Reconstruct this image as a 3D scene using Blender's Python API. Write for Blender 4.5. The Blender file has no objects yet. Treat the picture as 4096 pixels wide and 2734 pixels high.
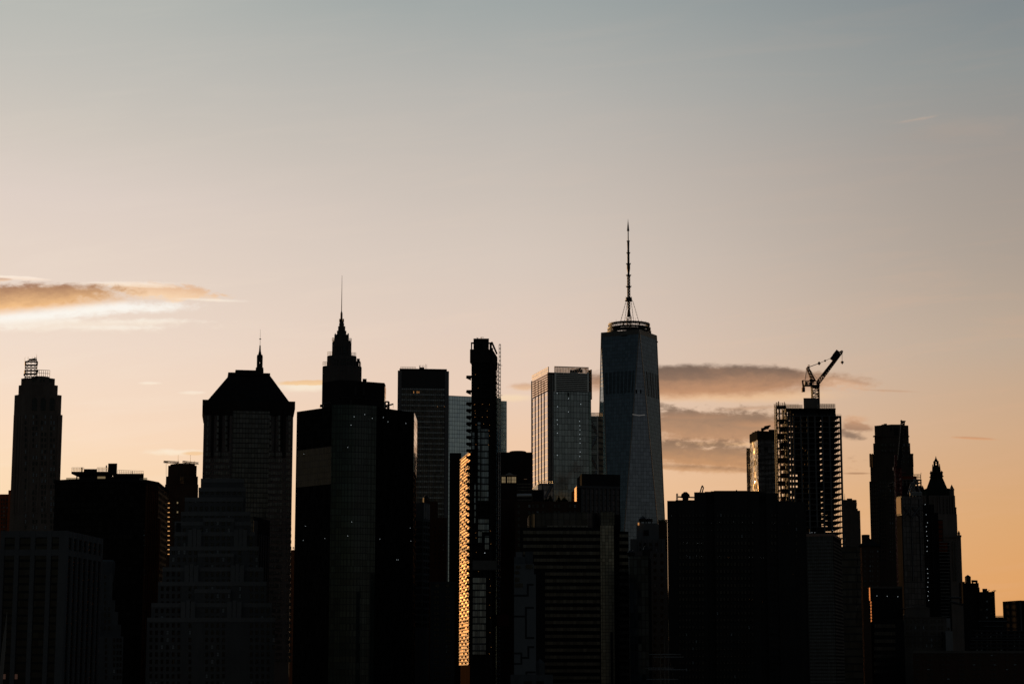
import bpy, math, random
from mathutils import Vector
random.seed(7)
S = bpy.context.scene
R = math.radians
# ------------------------------------------------------------------ camera
FPX, W0, H0 = 8164.0, 4096.0, 2734.0          # focal length in photo pixels, photo size
PITCH = math.atan(0.163)
CAMH = 48.0
cam = bpy.data.cameras.new('camera'); camo = bpy.data.objects.new('camera', cam)
S.collection.objects.link(camo)
cam.sensor_width = 36.0; cam.lens = 36.0*FPX/W0
cam.clip_start = 1.0; cam.clip_end = 60000.0
camo.location = (0, 0, CAMH); camo.rotation_euler = (R(90)+PITCH, 0, 0)
S.camera = camo
S.view_settings.view_transform = 'Standard'; S.view_settings.look = 'None'
S.view_settings.exposure = 0.0; S.view_settings.gamma = 1.0
S.cycles.use_denoising = True
S.cycles.max_bounces = 5; S.cycles.diffuse_bounces = 2; S.cycles.glossy_bounces = 3
S.cycles.sample_clamp_indirect = 3.0
CP, SP = math.cos(PITCH), math.sin(PITCH)
SUN_AZ, SUN_EL = R(-40), R(3.5)               # azimuth from the view axis (+Y), negative = left

def lin(c):
    return tuple((x/255/12.92 if x/255 <= 0.04045 else ((x/255+0.055)/1.055)**2.4) for x in c)

# ------------------------------------------------------------------ node expression helper
class E:
    def __init__(s, nt, sock): s.nt, s.k = nt, sock
    def op(s, o, b=None, c=None, clamp=False):
        n = s.nt.nodes.new('ShaderNodeMath'); n.operation = o; n.use_clamp = clamp
        for i, v in enumerate((s, b, c)):
            if v is None: continue
            if isinstance(v, E): s.nt.links.new(v.k, n.inputs[i])
            else: n.inputs[i].default_value = v
        return E(s.nt, n.outputs[0])
    def __add__(s, o): return s.op('ADD', o)
    __radd__ = __add__
    def __mul__(s, o): return s.op('MULTIPLY', o)
    __rmul__ = __mul__
    def __sub__(s, o): return s.op('SUBTRACT', o)
    def __rsub__(s, o): return (s*-1.0)+o
    def __truediv__(s, o): return s.op('DIVIDE', o)
    def sat(s): return s.op('ADD', 0.0, clamp=True)
    def smooth(s):
        t = s.sat(); return t*t*(3.0-2.0*t)
def mixc(nt, f, a, b):
    n = nt.nodes.new('ShaderNodeMix'); n.data_type = 'RGBA'
    for sock, v in ((n.inputs[0], f), (n.inputs[6], a), (n.inputs[7], b)):
        if isinstance(v, E): nt.links.new(v.k, sock)
        elif isinstance(v, (int, float)): sock.default_value = v
        else: sock.default_value = (*v[:3], 1.0)
    return E(nt, n.outputs[2])
def ramp(nt, f, stops, interp='LINEAR'):
    n = nt.nodes.new('ShaderNodeValToRGB'); cr = n.color_ramp; cr.interpolation = interp
    while len(cr.elements) < len(stops): cr.elements.new(0.5)
    for e, (p, c) in zip(cr.elements, stops):
        e.position = p; e.color = (*c, 1.0) if not isinstance(c, (int, float)) else (c, c, c, 1.0)
    nt.links.new(f.k, n.inputs[0])
    return E(nt, n.outputs[0])
def comb(nt, x, y, z=0.0):
    n = nt.nodes.new('ShaderNodeCombineXYZ')
    for i, v in enumerate((x, y, z)):
        if isinstance(v, E): nt.links.new(v.k, n.inputs[i])
        else: n.inputs[i].default_value = v
    return E(nt, n.outputs[0])
def noise(nt, vec, scale, detail=5.0, rough=0.55, dist=0.0):
    n = nt.nodes.new('ShaderNodeTexNoise'); nt.links.new(vec.k, n.inputs['Vector'])
    n.inputs['Scale'].default_value = scale; n.inputs['Detail'].default_value = detail
    n.inputs['Roughness'].default_value = rough; n.inputs['Distortion'].default_value = dist
    return E(nt, n.outputs[0])

# ------------------------------------------------------------------ world: dusk sky, sun low on the left
wd = bpy.data.worlds.new("World"); wd.use_nodes = True
nt = wd.node_tree; nt.nodes.clear()
out = nt.nodes.new('ShaderNodeOutputWorld'); bg = nt.nodes.new('ShaderNodeBackground')
nt.links.new(bg.outputs[0], out.inputs[0])
tc = nt.nodes.new('ShaderNodeTexCoord'); sep = nt.nodes.new('ShaderNodeSeparateXYZ')
nt.links.new(tc.outputs['Generated'], sep.inputs[0])
X, Y, Z = (E(nt, sep.outputs[i]) for i in range(3))
yy = Y.op('MAXIMUM', 0.02)
gx = X/yy                                      # direction slopes: right / ahead, up / ahead
gz = Z/yy
hor = (X*X+Y*Y).op('SQRT').op('MAXIMUM', 0.001)
el = Z/hor
az = X.op('ARCTAN2', Y)                        # radians, 0 ahead, negative left
def G(u, v):                                   # photo pixel -> direction slopes
    x, y = (u-2048)/FPX, (1367-v)/FPX; k = CP-y*SP
    return x/k, (SP+y*CP)/k
def elv(vd): return G(2048, vd*1.7437)[1]/0.42
left = [(1568,(250,205,155)),(1250,(252,215,172)),(1100,(252,220,184)),(1000,(251,221,193)),(800,(241,220,203)),
        (620,(231,213,199)),(480,(223,208,198)),(330,(208,199,189)),(180,(194,191,184)),(0,(180,183,178)),(-300,(120,130,135)),(-700,(70,82,92))]
mid = [(1568,(240,190,140)),(1150,(242,198,157)),(1000,(239,203,173)),(900,(233,205,184)),(750,(224,203,188)),
       (600,(215,200,188)),(400,(200,190,181)),(200,(181,179,174)),(0,(159,166,165)),(-300,(105,118,126)),(-700,(62,74,86))]
right = [(1568,(222,156,92)),(1350,(224,163,103)),(1200,(219,167,115)),(1000,(208,170,135)),(800,(190,169,149)),
         (600,(172,159,147)),(400,(160,152,145)),(200,(143,147,146)),(0,(127,136,140)),(-300,(84,97,108)),(-700,(52,64,78))]
def rmp(st):
    return ramp(nt, el/0.42, [(max(0, min(1, elv(v))), lin(c)) for v, c in st])
wob = noise(nt, comb(nt, gx*3.0, gz*9.0), 2.2, 4)
el = el + (wob-0.5)*0.012
t = az/0.25
col = mixc(nt, (t+1.0).smooth()*0.5 + (t+1.0).sat()*0.5, rmp(left), rmp(mid))
col = mixc(nt, (t.sat()*0.6 + t.smooth()*0.4), col, rmp(right))
# faint high streaks
stv = comb(nt, gx*6.0+gz*2.0, gz*55.0-gx*6.0)
st = ((noise(nt, stv, 1.6, 7, 0.6, 0.6)-0.5)*2.6).sat()
band = ramp(nt, gz/0.42, [(0.0, 0.2), (0.12, 0.75), (0.42, 0.55), (0.55, 0.2), (0.75, 0.15), (1.0, 0.0)])
col = mixc(nt, st*band*0.45, col, mixc(nt, t*0.5+0.5, lin((253,240,222)), lin((226,176,140))))
nA = noise(nt, comb(nt, gx*1.0, gz*3.2), 34.0, 8, 0.58, 0.5)
nB = noise(nt, comb(nt, gx*1.0+3.3, gz*2.2), 90.0, 6, 0.6, 0.3)
nC = noise(nt, comb(nt, gx*1.0-1.7, gz*1.9), 210.0, 5, 0.6, 0.4)
nn = (nA*0.42+nB*0.36+nC*0.3)-0.54
def cloud(u, v, a, b, ctop, cbot, alpha=1.0, amp=1.0, soft=0.5, tilt=0.0, botsoft=None):
    global col
    x0, z0 = G(u, v)
    dx = gx-x0
    dz = (gz-z0)-dx*tilt
    xa, zb = dx*(FPX/a), dz*(FPX/b)
    d = (xa*xa+zb*zb).op('SQRT')
    s = soft
    if botsoft: s = soft + (zb*-0.8+0.2).sat()*(botsoft-soft)
    m = ((1.0-d+nn*amp)/s).smooth()
    c = mixc(nt, (zb*0.55+0.45+nn*0.9).smooth(), lin(cbot), lin(ctop))
    col = mixc(nt, m*alpha, col, c)
# left bank of cloud with its bright lower edge
cloud(130, 1266, 520, 50, (253,250,243), (252,246,236), 0.95, 2.6, 0.95, 0.10)
cloud(470, 1232, 450, 32, (253,250,243), (252,246,236), 0.85, 2.8, 0.95, 0.03)
cloud(330, 1300, 600, 38, (249,234,216), (249,234,216), 0.6, 2.4, 0.8, 0.0)
cloud(500, 1135, 270, 15, (250,235,220), (248,226,205), 0.8, 2.2, 0.6)
cloud(90, 1112, 150, 10, (252,236,220), (250,226,205), 0.85, 1.8, 0.6, -0.05)
cloud(150, 1140, 140, 10, (246,226,208), (250,226,205), 0.6, 1.6, 0.6, -0.02)
cloud(640, 1164, 290, 42, (226,180,142), (250,214,176), 0.92, 3.4, 0.55, -0.08)
cloud(560, 1140, 190, 14, (252,238,222), (250,226,200), 0.7, 3.0, 0.6, -0.04)
cloud(850, 1200, 190, 9, (253,244,230), (251,236,216), 0.6, 2.0, 0.9, -0.04)
cloud(-60, 1204, 720, 74, (164,121,94), (250,198,140), 0.98, 1.3, 0.35, 0.05, 0.9)
cloud(0, 1118, 60, 9, (196,152,122), (240,200,165), 0.7, 1.0, 0.6)
cloud(600, 1285, 330, 16, (251,242,228), (250,236,218), 0.6, 3.4, 0.9)
cloud(480, 1310, 300, 14, (251,244,232), (250,238,222), 0.5, 3.6, 0.9)
# small clouds low on the left and between the towers
cloud(1215, 1548, 170, 26, (250,236,214), (249,232,208), 0.8, 1.2, 0.8)
cloud(1225, 1530, 145, 13, (236,194,150), (246,206,156), 0.95, 2.2, 0.5, 0.03)
cloud(600, 1532, 60, 8, (252,238,220), (251,232,208), 0.7, 1.5, 0.7)
cloud(770, 1570, 70, 9, (252,238,220), (251,232,208), 0.6, 1.6, 0.7)
cloud(700, 1808, 170, 18, (253,240,218), (252,232,204), 0.7, 1.8, 0.8)
cloud(775, 1812, 60, 11, (240,200,154), (244,200,150), 0.85, 1.3, 0.6)
cloud(2050, 1590, 130, 22, (245,218,184), (246,216,178), 0.75, 1.3, 0.8)
cloud(2095, 1547, 75, 21, (208,168,138), (232,188,148), 0.85, 1.6, 0.7)
# dark lens clouds on the right
cloud(2900, 1580, 620, 40, (238,196,152), (240,196,150), 0.75, 0.8, 0.8)
cloud(3320, 1518, 260, 46, (184,150,124), (226,178,140), 0.75, 3.0, 0.8, -0.12)
cloud(3390, 1522, 150, 14, (176,142,118), (206,160,126), 0.6, 2.4, 0.7, -0.2)
cloud(3560, 1562, 150, 6, (190,150,120), (200,156,122), 0.5, 1.4, 0.8, -0.04)
cloud(2800, 1530, 620, 84, (121,100,87), (198,147,110), 0.97, 0.8, 0.3, 0.01, 0.8)
cloud(2700, 1496, 260, 34, (122,101,88), (140,112,94), 0.7, 0.9, 0.5)
cloud(2990, 1632, 190, 13, (172,138,112), (196,152,118), 0.55, 1.6, 0.8, 0.05)
cloud(2850, 1708, 600, 96, (136,111,93), (194,146,108), 0.92, 2.2, 0.45, -0.02, 0.9)
cloud(3060, 1690, 160, 26, (150,120,98), (200,150,112), 0.7, 2.4, 0.6)
cloud(2760, 1660, 230, 22, (146,118,98), (180,138,108), 0.7, 2.2, 0.6)
cloud(2850, 1776, 420, 12, (232,182,132), (236,186,134), 0.6, 0.9, 0.8)
cloud(2840, 1828, 600, 74, (140,112,91), (202,148,102), 0.9, 2.4, 0.5, -0.03, 0.9)
cloud(2760, 1870, 300, 18, (150,118,94), (206,154,108), 0.7, 2.0, 0.7, -0.05)
cloud(3420, 1678, 80, 22, (216,170,134), (212,164,128), 0.7, 2.4, 0.8)
cloud(3425, 1706, 85, 26, (190,146,114), (160,124,100), 0.9, 2.2, 0.6, -0.08)
cloud(3400, 1738, 70, 26, (140,112,94), (116,96,84), 0.8, 2.4, 0.7, -0.2)
cloud(3430, 1892, 75, 6, (160,122,94), (176,130,96), 0.7, 0.8, 0.7)
cloud(3900, 1752, 120, 7, (196,142,106), (222,160,114), 0.75, 1.2, 0.7, -0.05)
cloud(3890, 1958, 90, 9, (224,172,126), (224,172,126), 0.4, 1.6, 0.9)
cloud(3668, 478, 130, 9, (196,172,154), (190,168,151), 0.42, 2.6, 1.0, 0.18)
cloud(3850, 520, 420, 60, (170,158,148), (170,156,146), 0.5, 1.6, 1.0, 0.10)
# away from the sunset the sky is the Nishita dusk sky
sky = nt.nodes.new('ShaderNodeTexSky'); sky.sky_type = 'NISHITA'; sky.sun_disc = False
sky.sun_elevation = SUN_EL; sky.sun_rotation = SUN_AZ
sky.air_density = 1.0; sky.dust_density = 1.0; sky.ozone_density = 1.5
hs = nt.nodes.new('ShaderNodeHueSaturation'); hs.inputs['Saturation'].default_value = 0.6
hs.inputs['Value'].default_value = 0.024
nt.links.new(sky.outputs[0], hs.inputs['Color'])
back = E(nt, hs.outputs[0])
# unseen rosy belt opposite the sun, added to lighten the tall tower's front
ba = (az-(SUN_AZ+math.pi))/0.42; be = (el-0.13)/0.13
belt = (ba*ba+be*be)*-1.0
belt = belt.op('EXPONENT')
back = mixc(nt, belt*0.75, back, (0.088, 0.076, 0.076))
azf = ramp(nt, (az/(2*math.pi))+0.5, [(p/360+0.5, v) for p, v in
          ((-110,0.0),(-75,0.03),(-58,0.18),(-45,0.7),(-33,1.0),(16,1.0),(32,0.55),(50,0.10),(80,0.0))])
col = mixc(nt, azf, back, col)
gnd = (Z*30.0+0.6).sat()                       # nothing glows below the horizon
col = mixc(nt, gnd, lin((26,24,24)), col)
nt.links.new(col.k, bg.inputs[0]); bg.inputs[1].default_value = 1.0
S.world = wd
wd.cycles.sampling_method = 'MANUAL'; wd.cycles.sample_map_resolution = 256
# ------------------------------------------------------------------ sun
sl = bpy.data.lights.new('sun', 'SUN'); sl.energy = 2.1; sl.angle = R(0.5); sl.color = (1.0, 0.54, 0.20)
so = bpy.data.objects.new('sun', sl); S.collection.objects.link(so)
sdir = Vector((math.sin(SUN_AZ)*math.cos(SUN_EL), math.cos(SUN_AZ)*math.cos(SUN_EL), math.sin(SUN_EL)))
so.rotation_euler = sdir.to_track_quat('Z', 'Y').to_euler()
so.location = (-900, 400, 300)
# ------------------------------------------------------------------ photo crops -> rays -> world
CROP = {'A':(0,1300,2.1357),'A2':(0,2000,2.1357),'B':(600,1300,2.1357),'B2':(600,2000,2.1357),'C':(1150,1050,2.1357),
        'C2':(1150,1700,2.1357),'D':(1750,1300,2.488),'D2':(1600,1900,1.88),'E':(2050,1380,2.1357),'E2':(2300,850,2.851),
        'E3':(2000,1950,2.0),'G':(2650,1800,2.1357),'H':(2950,1380,2.529),'H2':(3150,1900,1.88),'I':(3400,1650,2.529),
        'J':(3500,2100,2.473),'O':(0,0,1.0)}
def uv(c, x, y):
    a = CROP[c]; return a[0]+x/a[2], a[1]+y/a[2]
def P(u, v, Yd):
    x, y = (u-2048)/FPX, (1367-v)/FPX; k = CP-y*SP
    return Vector((Yd*x/k, Yd, CAMH+Yd*(SP+y*CP)/k))
def W(c, x, y, Yd): return P(*uv(c, x, y), Yd)
class Face:                                    # a vertical wall plane seen from outside, p0 on the left
    def __init__(s, p0, p1):
        s.p0 = Vector((p0[0], p0[1])); s.p1 = Vector((p1[0], p1[1]))
        d = s.p1-s.p0; s.L = d.length; s.t = d/s.L; s.n = Vector((s.t.y, -s.t.x))
    def w(s, a, z, o=0.0):
        p = s.p0+s.t*a+s.n*o; return Vector((p.x, p.y, z))
    def hit(s, c, x, y):
        d = P(*uv(c, x, y), 1.0)-Vector((0, 0, CAMH))
        dn = d.x*s.n.x+d.y*s.n.y; k = (s.p0.x*s.n.x+s.p0.y*s.n.y)/dn
        q = d*k; return (q.x-s.p0.x)*s.t.x+(q.y-s.p0.y)*s.t.y, CAMH+q.z
    def moved(s, o): return Face(s.p0+s.n*o, s.p1+s.n*o)
def foot(c, xl, xr, y, Yd, dep, slope=0.0, square=False):    # footprint: front-left, front-right, back-right, back-left
    ul, v = uv(c, xl, y); ur, _ = uv(c, xr, y)
    a = P(ul, v, Yd); Y1 = Yd
    for _i in range(4):
        b = P(ur, v, Y1); Y1 = Yd+slope*(b.x-a.x)
    b = P(ur, v, Y1)
    p0, p1 = Vector((a.x, a.y)), Vector((b.x, b.y))
    f = Face(p0, p1); bk = -f.n                # the side walls run straight back, or sheared along the camera's view ray to stay hidden
    def back(p, left):
        s = p.normalized(); s = s/max(.2, s.dot(bk))
        lean = s.dot(f.t)
        return p+(s*dep if (left and lean > 0) or (not left and lean < 0) else bk*dep)
    if square: return [p0, p1, p1+bk*dep, p0+bk*dep]
    return [p0, p1, back(p1, False), back(p0, True)]
def corner(c, xl, Yl, xc, Yc, xr, Yr, y):      # footprint from a visible corner: left end, near corner, right end, hidden corner
    a, b, d = (W(c, x, y, q) for x, q in ((xl, Yl), (xc, Yc), (xr, Yr)))
    a, b, d = (Vector((q.x, q.y)) for q in (a, b, d))
    return [a, b, d, a+d-b]
def chamfer(poly, r):
    o = []; n = len(poly)
    for i, p in enumerate(poly):
        q, s = poly[i-1], poly[(i+1) % n]
        o += [p+(q-p).normalized()*r, p+(s-p).normalized()*r]
    return o
def zat(c, x, y, Yd): return W(c, x, y, Yd).z
def inset(poly, r):
    cx = sum(p.x for p in poly)/len(poly); cy = sum(p.y for p in poly)/len(poly); c = Vector((cx, cy))
    return [p+(c-p)*min(0.95, r/max(0.01, (c-p).length)) for p in poly]
# ------------------------------------------------------------------ mesh builder
class MB:
    def __init__(s): s.v, s.f, s.m, s.g = [], [], [], []
    def add(s, vs, fs, m=0):
        b = len(s.v); s.v += [Vector(q) for q in vs]; s.f += [[i+b for i in f] for f in fs]; s.m += [m]*len(fs); s.g.append((b, len(s.v), len(s.f)-len(fs), len(s.f)))
    def prism(s, poly, z0, z1, m=0, top=None, mt=None):
        n = len(poly); top = top or poly
        A = sum(poly[i].x*poly[(i+1) % n].y-poly[(i+1) % n].x*poly[i].y for i in range(n))
        if A < 0: poly, top = poly[::-1], top[::-1]
        vs = [(p.x, p.y, z0) for p in poly]+[(p.x, p.y, z1) for p in top]
        s.add(vs, [[i, (i+1) % n, n+(i+1) % n, n+i] for i in range(n)], m)
        s.add(vs, [list(range(n-1, -1, -1)), list(range(n, 2*n))], m if mt is None else mt)
    def box(s, F, a0, a1, z0, z1, o0, o1, m=0):
        if a1 < a0: a0, a1 = a1, a0
        if z1 < z0: z0, z1 = z1, z0
        vs = [F.w(a, z, o) for o in (o1, o0) for z in (z0, z1) for a in (a0, a1)]
        s.add(vs, [[0,1,3,2],[5,4,6,7],[4,0,2,6],[1,5,7,3],[2,3,7,6],[4,5,1,0]], m)
    def fbox(s, F, c, x0, y0, x1, y1, o0, o1, m=0):   # box on a wall, its corners read off the photo
        xm, ym = (x0+x1)/2, (y0+y1)/2
        a0, a1 = F.hit(c, x0, ym)[0], F.hit(c, x1, ym)[0]
        z1, z0 = F.hit(c, xm, y0)[1], F.hit(c, xm, y1)[1]
        s.box(F, a0, a1, z0, z1, o0, o1, m)
    def tube(s, a, b, r0, r1=None, n=6, m=0):
        r1 = r0 if r1 is None else r1
        a, b = Vector(a), Vector(b); d = (b-a)
        if d.length < 1e-6: return
        d.normalize(); x = d.orthogonal().normalized(); y = d.cross(x)
        vs = [p+(x*math.cos(i*6.28318/n+.4)+y*math.sin(i*6.28318/n+.4))*r for p, r in ((a, r0), (b, r1)) for i in range(n)]
        s.add(vs, [[i, (i+1) % n, n+(i+1) % n, n+i] for i in range(n)]+[list(range(n-1,-1,-1)), list(range(n, 2*n))], m)
    def lathe(s, c, prof, n=10, m=0):
        vs = [(c[0]+r*math.cos(6.28318*i/n+.2), c[1]+r*math.sin(6.28318*i/n+.2), z) for r, z in prof for i in range(n)]
        fs = [[k*n+i, k*n+(i+1) % n, (k+1)*n+(i+1) % n, (k+1)*n+i] for k in range(len(prof)-1) for i in range(n)]
        fs += [list(range(n-1,-1,-1)), [len(vs)-n+i for i in range(n)]]
        s.add(vs, fs, m)
    def ring(s, c, z, r, w, n=40, m=0):                # torus with a square section
        pr = [(r-w, z-w), (r+w, z-w), (r+w, z+w), (r-w, z+w)]
        vs = [(c[0]+q*math.cos(6.28318*i/n), c[1]+q*math.sin(6.28318*i/n), h) for i in range(n) for q, h in pr]
        s.add(vs, [[i*4+k, i*4+(k+1) % 4, ((i+1) % n)*4+(k+1) % 4, ((i+1) % n)*4+k] for i in range(n) for k in range(4)], m)
    def truss(s, a, b, w0, w1, n, r, m=0, up=None):    # square lattice boom or mast
        a, b = Vector(a), Vector(b); d = (b-a).normalized()
        x = (up or Vector((0, 1, 0))).cross(d)
        x = d.orthogonal().normalized() if x.length < 1e-3 else x.normalized()
        y = d.cross(x)
        cs = []
        for i in range(n+1):
            p = a+(b-a)*i/n; w = (w0+(w1-w0)*i/n)/2
            cs.append([p+x*w*i_+y*w*j_ for i_, j_ in ((-1,-1),(1,-1),(1,1),(-1,1))])
        for k in range(4): s.tube(cs[0][k], cs[n][k], r, r, 4, m)
        for i in range(n):
            for k in range(4):
                s.tube(cs[i][k], cs[i+1][(k+1) % 4] if i % 2 else cs[i+1][(k+3) % 4], r*.6, r*.6, 4, m)
                s.tube(cs[i][k], cs[i][(k+1) % 4], r*.6, r*.6, 4, m)
    def build(s, name, mats, parent, kind=None, label=None):
        me = bpy.data.meshes.new(name); o0 = Vector(parent['o']) if parent is not None and 'o' in parent else Vector((0, 0, 0))
        me.from_pydata([v-o0 for v in s.v], [], s.f)
        if not isinstance(mats, (list, tuple)): mats = [mats]
        for q in mats: me.materials.append(q)
        me.polygons.foreach_set('material_index', s.m)
        ul = me.uv_layers.new(name='UVMap'); data = [0.0]*(2*len(me.loops))
        for p in me.polygons:                          # wall coordinates in metres: along the wall, height
            n = p.normal
            if abs(n.z) < 0.9: t = Vector((-n.y, n.x, 0)).normalized()
            else: t = None
            for li in p.loop_indices:
                w = me.vertices[me.loops[li].vertex_index].co
                if t: a, b_ = w.dot(t), w.z
                else: a, b_ = w.x, w.y
                data[2*li] = a; data[2*li+1] = b_
        ul.data.foreach_set('uv', data)
        me.update()
        ob = bpy.data.objects.new(name, me); S.collection.objects.link(ob)
        if parent is not None: ob.parent = parent
        if parent is not None and 'o' in parent: ob['o'] = parent['o']
        if kind: ob['kind'] = kind
        if label: ob['label'] = label
        return ob
def each(mb, name, mats, parent, label=None):       # every separate solid of mb becomes an object of its own
    for v0, v1, f0, f1 in mb.g:
        q = MB(); q.add(mb.v[v0:v1], [[i-v0 for i in f] for f in mb.f[f0:f1]]); q.m = mb.m[f0:f1]; q.build(name, mats, parent)
def thing(name, label, cat, x, y, z=0.0, group=None):
    o = bpy.data.objects.new(name, None); S.collection.objects.link(o)
    o.location = (x, y, z); o['o'] = (x, y, z); o['label'] = label; o['category'] = cat
    o.empty_display_size = 5.0
    if group: o['group'] = group
    return o
def bld(name, label, poly, cat='building', group=None):
    return thing(name, label, cat, sum(p.x for p in poly)/len(poly), sum(p.y for p in poly)/len(poly), 0.0, group)
# ------------------------------------------------------------------ materials
def mat_new(name):
    m = bpy.data.materials.new(name); m.use_nodes = True; t = m.node_tree
    b = t.nodes['Principled BSDF']; return m, t, b
def masonry(name, c, var=0.35, rough=0.85, sc=0.25):
    m, t, b = mat_new(name)
    g = t.nodes.new('ShaderNodeTexCoord'); v = E(t, g.outputs['Object'])
    n1 = noise(t, v, sc*0.25, 6, 0.65); n2 = noise(t, v, sc*4, 4, 0.6)
    mp = t.nodes.new('ShaderNodeMapping'); mp.inputs['Scale'].default_value = (1, 1, 0.06); t.links.new(v.k, mp.inputs[0])
    n3 = noise(t, E(t, mp.outputs[0]), sc*1.6, 4, 0.6)  # rain streaks
    f = (n1*0.45+n2*0.2+n3*0.35)
    cc = mixc(t, ((f-0.32)*2.6).sat(), tuple(x*(1-var) for x in c), tuple(min(1, x*(1+var)) for x in c))
    t.links.new(cc.k, b.inputs['Base Color']); b.inputs['Roughness'].default_value = rough
    b.inputs['Specular IOR Level'].default_value = 0.0
    return m
def metal(name, c, rough=0.5, met=0.6):
    m, t, b = mat_new(name)
    g = t.nodes.new('ShaderNodeTexCoord'); n1 = noise(t, E(t, g.outputs['Object']), 0.4, 5)
    cc = mixc(t, n1, tuple(x*0.75 for x in c), tuple(min(1, x*1.25) for x in c))
    t.links.new(cc.k, b.inputs['Base Color'])
    b.inputs['Roughness'].default_value = rough; b.inputs['Metallic'].default_value = met
    return m
def lamp(name, c, e):
    m, t, b = mat_new(name); b.inputs['Base Color'].default_value = (0.5, 0.5, 0.5, 1)
    b.inputs['Emission Color'].default_value = (*c, 1); b.inputs['Emission Strength'].default_value = e
    return m
def glass(name, c, met=0.5, rough=0.06, var=0.5, jit=0.02, bay=1.5, flo=4.0, mw=0.0, mh=0.0, mc=(0.02,0.02,0.022),
          sp=0.0, spc=(0.02,0.02,0.02), mrough=0.5, wav=0.0, spm=0.2):
    """panes of coated glass; bay x floor grid, mullion widths in metres, sp = share of the storey that is spandrel"""
    m, t, b = mat_new(name)
    u = t.nodes.new('ShaderNodeUVMap'); sx = t.nodes.new('ShaderNodeSeparateXYZ'); t.links.new(u.outputs[0], sx.inputs[0])
    x, y = E(t, sx.outputs[0])/bay, E(t, sx.outputs[1])/flo
    ix, iy, fx, fy = x.op('FLOOR'), y.op('FLOOR'), x.op('FRACT'), y.op('FRACT')
    wn = t.nodes.new('ShaderNodeTexWhiteNoise'); wn.noise_dimensions = '3D'
    t.links.new(comb(t, ix, iy, 0.37).k, wn.inputs[0])
    cell = E(t, wn.outputs[0])
    cc = mixc(t, cell, tuple(q*(1-var) for q in c), tuple(min(1, q*(1+var)) for q in c))
    line = None
    if sp:
        s = fy.op('LESS_THAN', sp); cc = mixc(t, s, cc, spc)
    if mw or mh:
        line = fx.op('LESS_THAN', mw/bay).op('MAXIMUM', fy.op('LESS_THAN', mh/flo))
        cc = mixc(t, line, cc, mc)
    t.links.new(cc.k, b.inputs['Base Color'])
    b.inputs['Specular IOR Level'].default_value = 0.6
    def put(inp, base, lv, sv):
        e = None
        if sp: e = s*(sv-base)+base
        if line is not None: e = (line*(lv-base)+base) if e is None else e*(1.0-line)+line*lv
        if e is None: b.inputs[inp].default_value = base
        else: t.links.new(e.k, b.inputs[inp])
    put('Metallic', met, 0.3, spm); put('Roughness', rough, mrough, 0.4)
    if jit or wav:
        g = t.nodes.new('ShaderNodeNewGeometry')
        vm = t.nodes.new('ShaderNodeVectorMath'); vm.operation = 'SUBTRACT'; t.links.new(wn.outputs[1], vm.inputs[0]); vm.inputs[1].default_value = (.5,.5,.5)
        vs = t.nodes.new('ShaderNodeVectorMath'); vs.operation = 'SCALE'; t.links.new(vm.outputs[0], vs.inputs[0]); vs.inputs['Scale'].default_value = jit
        va = t.nodes.new('ShaderNodeVectorMath'); va.operation = 'ADD'; t.links.new(g.outputs['Normal'], va.inputs[0]); t.links.new(vs.outputs[0], va.inputs[1])
        last = va
        if wav:
            nz = t.nodes.new('ShaderNodeTexNoise'); nz.inputs['Scale'].default_value = 0.16; nz.inputs['Detail'].default_value = 3
            t.links.new(comb(t, x*bay, y*flo*0.5, 0.0).k, nz.inputs['Vector'])
            v1 = t.nodes.new('ShaderNodeVectorMath'); v1.operation = 'SUBTRACT'; t.links.new(nz.outputs[1], v1.inputs[0]); v1.inputs[1].default_value = (.5,.5,.5)
            v2 = t.nodes.new('ShaderNodeVectorMath'); v2.operation = 'SCALE'; t.links.new(v1.outputs[0], v2.inputs[0]); v2.inputs['Scale'].default_value = wav
            v3 = t.nodes.new('ShaderNodeVectorMath'); v3.operation = 'ADD'; t.links.new(va.outputs[0], v3.inputs[0]); t.links.new(v2.outputs[0], v3.inputs[1]); last = v3
        vn = t.nodes.new('ShaderNodeVectorMath'); vn.operation = 'NORMALIZE'; t.links.new(last.outputs[0], vn.inputs[0])
        t.links.new(vn.outputs[0], b.inputs['Normal'])
    return m
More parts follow.
